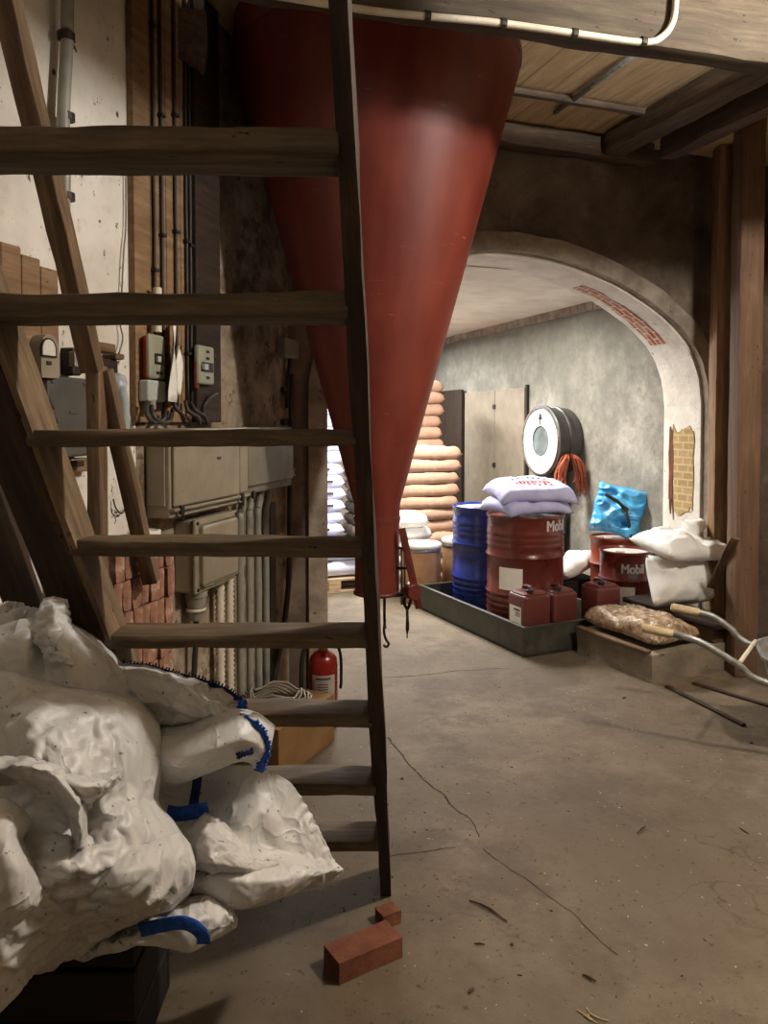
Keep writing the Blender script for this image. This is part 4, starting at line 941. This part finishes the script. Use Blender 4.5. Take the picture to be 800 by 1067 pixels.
# wooden latch on the posts
o=plank('wooden_latch',at(741,612,5.14),at(766,560,4.735),.055,.022,M['batten'],None,(-.3,-1,.1),84,.004); tag(o,'short slanted wooden lever fixed across the brown posts','lever')
for k,(p,q_,lb) in enumerate((((694,716),(775,757),'thin wood strip on the floor, nearer the camera'),((722,713),(802,737),'thin wood strip on the floor, next to the reddish post'))):
    a_=fl(*p);b_=fl(*q_); a_.z=b_.z=.008; o=plank('floor_strip',a_,b_,.03,.014,M['ladder_dark'],None,(0,0,1),85+k,.002); tag(o,lb,'strip')
# ================================================================== WHEELBARROW
wb=thing('wheelbarrow','grey steel wheelbarrow at the right edge with pale handle grips','wheelbarrow',(2.1,3.6,0))
ww=V((.95,-.31,0)).normalized(); pp=V((-ww.y,ww.x,0))
FB=V((1.93,3.98,.47)); NB=FB-pp*.48; FF=FB+ww*.8+V((0,0,.16)); NF=NB+ww*.8+V((0,0,.16))
cen=(FB+NB+FF+NF)/4
def rim_ring(sc_,dz,n=40):
    out=[]
    for k in range(n):
        a=2*PI*k/n; ca,sa=math.cos(a),math.sin(a); sx=math.copysign(abs(ca)**.45,ca); sy=math.copysign(abs(sa)**.45,sa)
        p=cen+(FF-FB)*.5*sx*sc_[0]+(FB-NB)*.5*sy*sc_[1]; out.append(p+V((0,0,dz)))
    return out
b=B(); prev=None
for sc_,dz in (((1.03,1.05),-.01),((1.03,1.05),.008),((.99,.98),.008),((.98,.97),0),((.88,.84),-.14),((.70,.66),-.26),((.4,.4),-.275),((.1,.1),-.275)):
    ring=[b.verts.new(p) for p in rim_ring(sc_,dz)]
    if prev:
        for k in range(40): b.faces.new((prev[k],prev[(k+1)%40],ring[(k+1)%40],ring[k]))
    prev=ring
b.faces.new(prev); bmesh.ops.recalc_face_normals(b,faces=b.faces)
o=obj('tub',b,M['galv'],wb,smooth=True,angle=.8); mo=o.modifiers.new('thickness','SOLIDIFY'); mo.thickness=.003
nh=[at(697,659.5,3.65),at(716,664,3.60),at(735,672,3.57),at(768,692,3.535),at(800,712,3.51)]; nh.append(nh[-1]+ww*.5+V((0,0,-.06))); nh.append(cen+ww*.62-pp*.05+V((0,0,-.34)))
fh=[at(724,637,4.07),at(742,642,4.05),at(760,654,4.02),at(786,673,3.97)]; fh.append(fh[-1]+ww*.5-pp*.03+V((0,0,-.10))); fh.append(cen+ww*.62+pp*.05+V((0,0,-.34)))
obj('handle',tube(B(),nh,.017,12,5),M['galv'],wb,smooth=True); obj('handle',tube(B(),fh,.017,12,5),M['galv'],wb,smooth=True)
for a_,b_ in ((at(669.5,654,3.69),at(701,661,3.64)),(at(699,632.5,4.1),at(728,638,4.065))): obj('grip',tube(B(),[a_,a_.lerp(b_,.08),a_.lerp(b_,.5),b_],[.017,.022,.022,.021],12),M['grip'],wb,smooth=True,angle=.8)
obj('strut',tube(B(),[at(771,690,3.535),at(787,668,3.90)],.010,10),M['conduitw'],wb,smooth=True)
for s in (-1,1):
    a_=cen+ww*-.28+pp*.2*s+V((0,0,-.22)); obj('leg',tube(B(),[a_,V((a_.x,a_.y,.015)),V((a_.x,a_.y,.015))+ww*.10],.012,8),M['galv'],wb,smooth=True)
wc=cen+ww*.66; wc.z=.175
obj('wheel',lathe(B(),[(.10,-.03),(.15,-.038),(.172,-.02),(.175,0),(.172,.02),(.15,.038),(.10,.03),(.10,-.03)],36),M['black'],wb,Matrix.Translation(wc)@pp.to_track_quat('Z','Y').to_matrix().to_4x4(),smooth=True,recenter=False)
obj('hub',lathe(B(),[(0,-.07),(.02,-.07),(.02,-.025),(.10,-.02),(.10,.02),(.02,.025),(.02,.07),(0,.07)],30),M['steel'],wb,Matrix.Translation(wc)@pp.to_track_quat('Z','Y').to_matrix().to_4x4(),smooth=True,angle=.6,recenter=False)
# ================================================================== FLOOR THINGS BY THE STAIR
xp=V((-.32,4.0,0)); ex=thing('fire_extinguisher','red fire extinguisher with black hose standing on the floor by the pillar','extinguisher',xp)
TX=Matrix.Translation(xp)
obj('cylinder',lathe(B(),[(0,.002),(.070,.002),(.076,.01),(.076,.33),(.070,.365),(.050,.39),(.026,.402),(.022,.41),(0,.41)],48),M['ext'],ex,TX,smooth=True,angle=.7,recenter=False)
obj('valve',lathe(B(),[(.0,.405),(.026,.405),(.028,.43),(.020,.435),(.020,.46),(0,.462)],20),M['brass'],ex,TX,smooth=True,angle=.6,recenter=False)
b=B(); box(b,(-.015,-.07,.455),(.015,.06,.47),bev=.004); box(b,(-.012,-.085,.478),(.012,.03,.49),Matrix.Rotation(.12,4,'X'),bev=.004); obj('lever',b,M['black'],ex,TX@Matrix.Rotation(.6,4,'Z'),recenter=False)
P=[V((-.02,0,.435)),V((-.06,-.01,.44)),V((-.10,-.02,.40)),V((-.112,-.03,.30)),V((-.110,-.035,.15)),V((-.105,-.03,.06))]
obj('hose',tube(B(),[xp+p for p in P],.012,10,5),M['black'],ex,smooth=True)
P=[V((.03,0,.44)),V((.07,0,.43)),V((.092,.0,.37)),V((.094,0,.24)),V((.09,0,.20))]
obj('hose_clip',tube(B(),[xp+p for p in P],.008,8,4),M['black'],ex,smooth=True)
lb=patch(V((xp.x,xp.y,0)),.0765,-PI/2-.75,-PI/2+.95,.13,.29); lo_=obj('instruction_label',lb,paint('label_grey',(150,140,130),.6),ex)
for z,wv_ in ((.272,.7),(.245,.5),(.232,.5),(.219,.5),(.206,.5),(.18,.5)):
    obj('print',patch(V((xp.x,xp.y,0)),.0778,-PI/2-wv_*.6,-PI/2+wv_*.8,z-.004,z+(.006 if wv_>.6 else .001)),M['ink'],lo_)
# cardboard box with a coil of cable
kx=V((-.25,3.80,0)); ka=V((-.432,-.902,0)); kb=V((-.902,.432,0))       # front edge runs ka, depth runs kb
MK=Matrix(((-ka.x,kb.x,0,kx.x+ka.x*.5),(-ka.y,kb.y,0,kx.y+ka.y*.5),(0,0,1,0),(0,0,0,1)))
cb=thing('cardboard_box','brown cardboard box on the floor beneath the lower stair treads','box',kx+ka*.25+kb*.17)
b=B(); box(b,(0,0,.003),(.5,.34,.235),bev=.003); obj('carton',b,M['card'],cb,MK,recenter=False)
b=B(); box(b,(.0,.0,.235),(.5,.165,.239)); obj('flap',b,M['card'],cb,MK,recenter=False)
b=B(); box(b,(.0,.172,.235),(.5,.34,.238)); obj('flap',b,M['card'],cb,MK,recenter=False)
b=B(); q=MK@V((.24,.17,.249)); pts=[]
for k in range(90):
    a=k*.42; r_=.115+.02*math.sin(k*.9); pts.append(q+V((r_*1.25*math.cos(a),r_*.8*math.sin(a),.012+.016*math.sin(k*1.7)+.0006*k)))
tag(obj('cable_coil',tube(b,pts,.0065,6),M['cablegrey'],smooth=True),'loose coil of grey cable lying on the cardboard box','cable')
# bricks on the floor
a_=fl(354,1003,.06); b_=fl(420,975,.06); c_=fl(336,988,.06); mid=(b_+c_)/2
o=obj('loose_brick',brick_bm(.215,.095,.062,3,.0015),M['brownbrick'],None,Matrix.Translation((mid.x,mid.y,.001))@Matrix.Rotation(math.atan2(b_.y-a_.y,b_.x-a_.x),4,'Z'),recenter=False)
tag(o,'whole brown brick lying on the floor in front of the stair foot','brick')
q=fl(404,960); o=obj('loose_brick',brick_bm(.062,.06,.04,8,.004),M['brownbrick'],None,Matrix.Translation((q.x,q.y,.001))@Matrix.Rotation(.5,4,'Z'),recenter=False)
tag(o,'small broken brick piece against the foot of the right stair side','brick')
# cracks in the concrete
def crack(name,pts,wd,label,seed):
    P=[fl(*p,.0008) for p in pts]; Q=[]
    for i in range(len(P)-1):
        for k in range(8): q=P[i].lerp(P[i+1],k/8); j=noise.noise_vector(q*9+V((seed,0,0)))*.018+noise.noise_vector(q*31)*.007; Q.append(V((q.x+j.x,q.y+j.y,.0009)))
    b=B(); pr=None
    for i,q in enumerate(Q):
        t_=(Q[min(i+1,len(Q)-1)]-Q[max(i-1,0)]).normalized(); n_=V((-t_.y,t_.x,0))*wd*(.35+abs(noise.noise(q*14+V((0,seed,0))))*1.3); c_=[b.verts.new(q+n_),b.verts.new(q-n_)]
        if pr: b.faces.new((pr[0],pr[1],c_[1],c_[0]))
        pr=c_
    struct(name,b,M['crackdirt'],label)
crack('trim_7',[(396,706),(440,703),(490,698),(534,696)],.004,'dirt filled crack across the floor near the hopper',1)
crack('trim_8',[(404,768),(424,795),(452,822),(486,850),(500,876)],.005,'dark dirt filled crack running diagonally over the floor',4)
crack('trim_9',[(404,893),(440,888),(478,882)],.0035,'thin crack edging the paler floor patch',7)
crack('trim_10',[(500,884),(540,910),(590,948),(650,1000)],.0025,'fine crack trailing towards the camera',9)
# twigs and straw
tw=[((489,938),(508,945),(528,960),.004,'longest dark twig on the floor right of the brick'),((494,983),(500,983),(505,984),.003,'short dark twig on the floor beyond the brick'),((607,1015),(614,1018),(621,1022),.004,'stubby dark twig at the bottom of the floor'),((601,1052),(612,1060),(622,1066),.0025,'lower piece of straw at the bottom edge of the floor'),((611,1050),(617,1058),(634,1064),.0025,'upper piece of straw at the bottom edge of the floor'),((770,862),(776,866),(780,868),.003,'small twig on the floor far right'),((664,868),(668,863),(672,861),.004,'dark curl of bark on the middle of the floor'),((377,738),(384,742),(390,741),.003,'bent twig on the floor behind the stair side')]
for i,(p,q,r_,rad,lb) in enumerate(tw):
    tag(obj('twig' if 'straw' not in lb else 'straw',tube(B(),[fl(*p,rad),fl(*q,rad*1.6),fl(*r_,rad)],[rad*.7,rad,rad*.6],6,4),M['straw'] if 'straw' in lb else M['debris'],smooth=True),lb,'twig' if 'straw' not in lb else 'straw')
b=B(); r_=random.Random(12)
for k in range(260):
    x=r_.uniform(-.55,2.3); y=r_.uniform(2.0,4.6); s=r_.uniform(.0012,.0032)*(1+(r_.random()<.05)); 
    if r_.random()<.5: x,y=r_.gauss(.35,.35),r_.gauss(2.75,.5)
    m_=Matrix.Translation((x,y,s*.5))@Matrix.Rotation(r_.uniform(0,6.28),4,'Z')@Matrix.Diagonal((s*r_.uniform(1,3.2),s,s*.8,1))
    bmesh.ops.create_icosphere(b,subdivisions=1,radius=1,matrix=m_)
o=obj('floor_debris',b,M['debris']); o['kind']='stuff'; tag(o,'dark crumbs and chips scattered over the concrete floor','debris')
b=B()
for k in range(130):
    x=r_.uniform(-.3,1.6); y=r_.uniform(2.0,4.4); s=r_.uniform(.001,.0026)
    m_=Matrix.Translation((x,y,s*.5))@Matrix.Rotation(r_.uniform(0,6.28),4,'Z')@Matrix.Diagonal((s*r_.uniform(1,3.5),s,s*.7,1))
    bmesh.ops.create_icosphere(b,subdivisions=1,radius=1,matrix=m_)
o=obj('floor_chaff',b,M['straw']); o['kind']='stuff'; tag(o,'pale grains and chaff scattered over the concrete floor','chaff')

# ================================================================== BULK BAGS
import numpy as np
def soft(pts,sub,k):
    """smooth curve through the points, pulled part of the way back to straight runs so that folds stay crisp"""
    C_=catmull(pts,sub); n=len(pts); L_=[pts[i].lerp(pts[i+1],q/sub) for i in range(n-1) for q in range(sub)]+[pts[-1]]
    return [a.lerp(b_,k) for a,b_ in zip(C_,L_)]
def crumple(X,ex,seed,iters=260,hold=.0025,bend=.12):
    """cloth with more material than its outline holds: it buckles into creases (position based solver)"""
    rs=np.random.RandomState(seed); nr,nc,_=X.shape; X0=X.copy()
    U=np.zeros_like(X); U[:,1:-1]=X[:,2:]-X[:,:-2]; U[:,0]=X[:,1]-X[:,0]; U[:,-1]=X[:,-1]-X[:,-2]
    W=np.zeros_like(X); W[1:-1]=X[2:]-X[:-2]; W[0]=X[1]-X[0]; W[-1]=X[-1]-X[-2]
    N=np.cross(U,W); N/=np.linalg.norm(N,axis=2,keepdims=True)+1e-9
    mask=np.array([[noise.noise(V(X[i,j])*3.4+V((seed*2.3,0,seed))) for j in range(nc)] for i in range(nr)])
    E=ex*np.clip(.45+2.3*mask,.06,1.9)
    per=np.array([[noise.noise(V(X[i,j])*22+V((0,seed,0)))+.6*noise.noise(V(X[i,j])*50) for j in range(nc)] for i in range(nr)])
    X=X+N*(per*.006+rs.randn(nr,nc)*.0006)[:,:,None]
    fam=[]
    def add(di,dj,k,stretch):
        for par in (0,1):
            i0=slice(0,nr-di); 
            if dj>=0: A_=(slice(0,nr-di),slice(0,nc-dj)); B_=(slice(di,nr),slice(dj,nc))
            else: A_=(slice(0,nr-di),slice(-dj,nc)); B_=(slice(di,nr),slice(0,nc+dj))
            R=np.linalg.norm(X0[A_]-X0[B_],axis=2)*(1+(E[A_]+E[B_])*.5*stretch)
            ii,jj=np.indices(R.shape); key=(ii//max(di,1) if di else jj//abs(dj))%2
            fam.append((A_,B_,R,(key==par)[:,:,None]*k))
    add(0,1,.5,1); add(1,0,.5,1); add(1,1,.4,1); add(1,-1,.4,1); add(0,2,.5*bend,.55); add(2,0,.5*bend,.55)
    Vv=np.zeros_like(X); edge=np.ones((nr,nc,1)); edge[0]=edge[-1]=0; edge[:,0]=edge[:,-1]=0
    hk=np.full((nr,nc,1),hold); hk[:2]=hk[-2:]=.10; hk[:,:2]=.10; hk[:,-2:]=.10
    for it in range(iters):
        P=X.copy(); X=X+Vv*.86
        for A_,B_,R,k in fam:
            D_=X[B_]-X[A_]; L_=np.linalg.norm(D_,axis=2,keepdims=True)+1e-9; C_=D_*((L_-R[:,:,None])/L_)*k
            X[A_]+=C_; X[B_]-=C_
        X+=(X0-X)*hk; Vv=X-P
    return X
def sheet(rows,amp=.012,seed=0,sub=9,f=7.0,ex=.07,bend=.12):
    R0=[[at(*p) for p in r] for r in rows]; K=.3
    R1=[soft(r,sub,K) for r in R0]; nc=len(R1[0]); cols=[soft([r[j] for r in R1],sub,K) for j in range(nc)]; nr=len(cols[0])
    X=np.array([[cols[j][i][:] for j in range(nc)] for i in range(nr)])
    X=crumple(X,ex,seed,bend=bend)
    b=B(); g=[[b.verts.new(X[i,j]) for j in range(nc)] for i in range(nr)]
    for i in range(nr-1):
        for j in range(nc-1): b.faces.new((g[i][j],g[i+1][j],g[i+1][j+1],g[i][j+1]))
    return b
def cloth(name,rows,mat,root,amp=.012,seed=0,sub=9,f=7.0,th=.0018):
    rear=root.name.endswith('.001')
    o=obj(name,sheet(rows,amp,seed,max(sub,12),f,.13 if rear else (.09 if 'fold' in name else .19),.45),mat,root,smooth=True)
    m=o.modifiers.new('thickness','SOLIDIFY'); m.thickness=th; m.offset=1
    return o
fb=thing('bulk_bag','large crumpled white woven bulk bag heaped at the lower left','bag',(-.95,1.75,.42))
rb=thing('bulk_bag','white woven bulk bag with blue stitched rim and straps, draped against the stair','bag',(-.40,1.95,.42))
# front bag
cloth('bag_body',[
 [(-60,655,1.92),(0,668,1.90),(30,700,1.88),(70,710,1.88),(110,718,1.90),(140,724,1.91),(160,735,1.94)],
 [(-60,690,1.62),(0,700,1.62),(35,715,1.62),(75,722,1.64),(112,730,1.66),(142,740,1.70),(167,762,1.82)],
 [(-60,745,1.54),(0,750,1.53),(35,755,1.50),(75,765,1.52),(112,775,1.57),(142,785,1.64),(169,795,1.80)],
 [(-60,800,1.52),(0,800,1.50),(35,795,1.45),(75,805,1.45),(112,815,1.54),(140,828,1.62),(165,835,1.78)],
 [(-60,850,1.49),(0,850,1.47),(35,845,1.47),(80,860,1.50),(112,865,1.50),(145,860,1.56),(182,858,1.76)],
 [(-60,900,1.42),(0,895,1.40),(35,900,1.42),(75,905,1.42),(115,905,1.47),(155,900,1.57),(203,893,1.76)],
 [(-60,950,1.38),(0,945,1.37),(35,945,1.40),(75,945,1.48),(110,942,1.50),(150,938,1.62),(202,925,1.80)],
 [(-60,1010,1.40),(0,1005,1.38),(30,985,1.44),(65,975,1.52),(100,968,1.6),(145,957,1.70),(186,946,1.84)],
 [(-60,1090,1.5),(0,1046,1.5),(25,1015,1.56),(55,1003,1.62),(90,985,1.70),(140,962,1.80),(180,950,1.90)],
 [(-60,1000,1.72),(0,985,1.72),(25,975,1.75),(55,962,1.78),(90,955,1.83),(140,948,1.92),(172,942,2.0)]],M['woven'],fb,.017,1,13)
cloth('folded_lip',[
 [(-25,822,1.47),(20,818,1.45),(50,828,1.45),(70,850,1.47),(76,885,1.49)],
 [(-25,803,1.37),(22,800,1.34),(58,812,1.35),(80,840,1.38),(84,884,1.43)],
 [(-25,792,1.45),(25,788,1.43),(64,800,1.44),(88,832,1.46),(92,882,1.50)]],M['woven'],fb,.008,4,9)
cloth('folded_pleat',[
 [(-40,828,1.38),(5,832,1.36),(25,845,1.38),(36,858,1.45)],
 [(-40,870,1.32),(0,872,1.30),(15,872,1.33),(24,876,1.44)],
 [(-40,905,1.30),(5,905,1.28),(25,908,1.31),(42,916,1.43)],
 [(-40,955,1.31),(0,955,1.30),(25,945,1.33),(49,932,1.43)],
 [(-40,978,1.40),(0,974,1.40),(25,958,1.42),(51,938,1.48)]],M['woven'],fb,.009,5,9)
cloth('folded_pleat',[
 [(96,905,1.56),(120,888,1.53),(150,880,1.55),(185,868,1.68),(198,880,1.75)],
 [(92,930,1.47),(120,912,1.43),(150,905,1.47),(180,898,1.58),(203,900,1.70)],
 [(100,948,1.50),(125,940,1.45),(152,938,1.50),(178,932,1.60),(200,924,1.72)],
 [(112,965,1.60),(135,960,1.58),(158,953,1.62),(178,948,1.70),(190,942,1.80)]],M['woven'],fb,.016,14,9,9)
cloth('folded_ridge',[
 [(50,800,1.50),(80,805,1.49),(105,808,1.52),(122,800,1.57)],
 [(55,808,1.40),(84,818,1.39),(106,816,1.43),(124,806,1.52)],
 [(70,842,1.46),(92,836,1.44),(110,826,1.47),(126,812,1.54)]],M['woven'],fb,.006,15,8)
cloth('bag_neck',[
 [(-60,640,2.0),(-5,634,1.98),(22,630,1.97),(46,640,1.96),(75,655,1.97),(104,668,1.98),(130,702,2.0)],
 [(-60,652,1.80),(0,648,1.79),(24,648,1.76),(48,652,1.76),(72,652,1.78),(102,676,1.82),(132,706,1.90)],
 [(-60,670,1.72),(0,672,1.70),(25,676,1.68),(46,672,1.74),(66,676,1.68),(100,694,1.76),(134,714,1.86)],
 [(-60,705,1.66),(0,705,1.66),(30,712,1.68),(50,712,1.70),(72,716,1.70),(106,722,1.76),(137,726,1.86)]],M['woven'],fb,.016,6,10,9)
cloth('raised_flap',[
 [(46,624,1.80),(56,622,1.79),(70,625,1.80)],
 [(38,642,1.76),(56,640,1.74),(73,646,1.78)],
 [(34,662,1.72),(54,664,1.70),(75,678,1.76)],
 [(50,690,1.68),(66,690,1.66),(84,700,1.72)]],M['woven'],fb,.006,7,8)
# rear bag
cloth('rim_sheet',[
 [(112,690,2.0),(150,692,1.99),(180,700,1.98),(210,708,1.97),(235,718,1.96),(254,733,1.95)],
 [(120,702,1.88),(155,706,1.85),(185,716,1.84),(215,733,1.86),(240,741,1.88),(253,741,1.92)],
 [(132,728,1.86),(165,732,1.84),(190,742,1.84),(215,746,1.86),(238,749,1.88),(252,752,1.92)],
 [(140,765,1.92),(168,768,1.94),(190,764,1.94),(215,758,1.95),(235,756,1.95),(250,758,1.95)]],M['woven'],rb,.009,8,9)
cloth('rolled_fold',[
 [(150,752,1.95),(185,756,1.90),(215,746,1.87),(245,739,1.86),(268,743,1.87),(286,756,1.90)],
 [(150,768,1.84),(188,770,1.80),(220,760,1.80),(248,752,1.81),(270,756,1.83),(284,768,1.87)],
 [(150,790,1.80),(190,790,1.76),(222,780,1.76),(250,770,1.78),(268,775,1.81),(280,785,1.86)],
 [(152,808,1.82),(190,805,1.79),(222,796,1.79),(250,786,1.81),(265,788,1.83),(277,798,1.88)],
 [(158,821,1.88),(190,815,1.85),(222,803,1.85),(248,793,1.86),(262,795,1.88),(272,806,1.90)],
 [(165,812,1.98),(195,808,1.97),(222,798,1.96),(245,790,1.96),(258,792,1.96),(268,800,1.96)]],M['woven'],rb,.010,9,9)
cloth('bag_body',[
 [(150,800,2.06),(195,800,2.03),(232,798,2.0),(265,797,1.98),(285,805,1.99),(302,815,2.0),(310,825,2.0)],
 [(160,850,2.04),(205,842,2.02),(240,832,1.97),(268,826,1.95),(290,830,1.97),(312,840,1.99),(325,850,2.0)],
 [(170,880,1.96),(220,865,1.92),(250,856,1.88),(272,846,1.90),(296,858,1.95),(320,865,1.97),(338,876,1.99)],
 [(180,892,1.84),(228,882,1.82),(256,882,1.85),(276,880,1.91),(300,888,1.92),(326,892,1.95),(348,897,1.97)],
 [(180,905,1.80),(232,902,1.80),(262,902,1.82),(282,900,1.87),(305,902,1.88),(330,904,1.92),(357,906,1.95)],
 [(180,918,1.78),(235,918,1.76),(262,920,1.78),(285,918,1.80),(305,916,1.85),(328,912,1.90),(354,909,1.955)],
 [(185,938,1.82),(238,946,1.80),(262,945,1.80),(285,938,1.84),(305,930,1.88),(328,920,1.93),(350,913,1.98)],
 [(190,935,2.0),(240,940,2.0),(262,937,2.0),(285,930,2.0),(305,922,2.02),(325,915,2.05),(342,911,2.08)]],M['woven'],rb,.012,10,9,6)
cloth('pointed_fold',[
 [(196,868,1.90),(214,848,1.90),(232,858,1.87),(250,876,1.88),(268,890,1.90),(289,893,1.92)],
 [(198,884,1.80),(216,872,1.77),(236,880,1.77),(254,892,1.80),(270,898,1.84),(290,897,1.88)],
 [(200,898,1.76),(220,898,1.73),(240,902,1.75),(257,905,1.78),(273,906,1.83),(290,900,1.87)],
 [(202,912,1.82),(222,914,1.80),(242,915,1.81),(258,914,1.83),(273,912,1.86),(289,904,1.89)]],M['woven'],rb,.007,11,9)
cloth('lower_flap',[
 [(50,985,1.80),(90,975,1.74),(120,970,1.72),(150,960,1.72),(185,940,1.76),(215,932,1.78),(240,945,1.80),(247,958,1.82)],
 [(52,994,1.72),(92,988,1.68),(122,980,1.66),(155,972,1.66),(190,962,1.67),(215,958,1.70),(238,957,1.76),(247,962,1.80)],
 [(55,1001,1.74),(95,995,1.70),(125,988,1.68),(160,982,1.68),(195,991,1.70),(215,981,1.73),(235,970,1.78),(245,966,1.82)],
 [(60,985,1.90),(95,980,1.86),(125,974,1.85),(160,968,1.86),(195,972,1.88),(215,966,1.90),(232,960,1.92),(242,958,1.94)]],M['woven'],rb,.009,12,9)
def ribbon(name,pts,mat,wd,seed=0,sub=6,fringe=0):
    """woven strap through (px,py,Y) points; wd in pixels, across the path and facing out"""
    P=catmull([V(p) for p in pts],sub); b=B(); rs=[]
    for i,p in enumerate(P):
        t_=P[min(i+1,len(P)-1)]-P[max(i-1,0)]; n_=V((-t_.y,t_.x,0)).normalized()*wd*.5
        ring=[]
        for k in range(7):
            f=-1+k/3; q=p+n_*f; ring.append(b.verts.new(at(q.x,q.y,p.z-.004*math.cos(f*1.4)-.0016*(1 if (k+i)%2 else 0))))
        rs.append(ring)
    for a_,q in zip(rs,rs[1:]):
        for k in range(6): b.faces.new((a_[k],q[k],q[k+1],a_[k+1]))
    o=obj(name,b,mat,rb,smooth=True); m=o.modifiers.new('thickness','SOLIDIFY'); m.thickness=.004; m.offset=0
    if fringe:
        b=B(); r_=random.Random(seed)
        for i in range(0,len(P)-1,1):
            t_=P[min(i+1,len(P)-1)]-P[max(i-1,0)]; n_=V((-t_.y,t_.x,0)).normalized()
            for s in (-1,1):
                q0_=P[i]+n_*wd*.4*s; q1_=q0_+n_*s*fringe*r_.uniform(.6,1.3)+V((r_.uniform(-1,1),r_.uniform(-1,1),0)); tube(b,[at(q0_.x,q0_.y,P[i].z-.004),at(q1_.x,q1_.y,P[i].z-.006)],.0022,4)
        obj('stitching',b,mat,o,smooth=True)
    return o
ribbon('lifting_strap',[(146,969,1.645),(168,964,1.635),(188,961,1.63),(202,965,1.63),(211,974,1.64),(212,983,1.66)],M['strap'],14)['label']='bright blue webbing strap'
ribbon('rim_binding',[(128,694,1.985),(155,695,1.975),(182,703,1.965),(210,710,1.955),(236,720,1.945),(253,733,1.935)],M['strapdark'],4.5,2,8,3.2)['label']='dark blue stitched rim'
ribbon('rim_binding',[(252,730,1.905),(251,741,1.88),(243,749,1.86),(254,750,1.835),(266,756,1.82),(274,766,1.83),(277,778,1.845),(275,790,1.85),(270,804,1.87)],M['strap'],6.5,3,8,2.6)['label']='blue stitched rim'
ribbon('inner_strap',[(206,806,1.935),(205,818,1.94),(203,830,1.945),(201,842,1.93)],M['strapdark'],9,4)
ribbon('inner_strap',[(174,846,1.955),(186,848,1.945),(200,846,1.93),(217,843,1.925)],M['strap'],15,5)
ribbon('rim_binding',[(247,788,1.765+.03),(256,785,1.80),(264,783,1.81)],M['strapdark'],3,6,4,2)
# dark low crate the bags lie on
cr=thing('crate','dark low wooden crate on the floor beneath the bulk bags','crate',(-.87,1.95,0))
for k in range(3):
    for y in (1.80,2.08):
        b=B(); box(b,(-1.14,y,.02+.135*k),(-.60,y+.02,.14+.135*k),bev=.003); obj('side_board',b,M['crate'],cr)
    for x in (-1.14,-.62):
        b=B(); box(b,(x,1.82,.02+.135*k),(x+.02,2.08,.14+.135*k),bev=.003); obj('end_board',b,M['crate'],cr)
for k in range(4):
    b=B(); box(b,(-1.14,1.80+.076*k,.42),(-.60,1.868+.076*k,.438),bev=.003); obj('lid_board',b,M['crate'],cr)
for x in (-1.12,-.65):
    for y in (1.822,2.048): b=B(); box(b,(x,y,0),(x+.03,y+.03,.42)); obj('corner_post',b,M['crate'],cr)
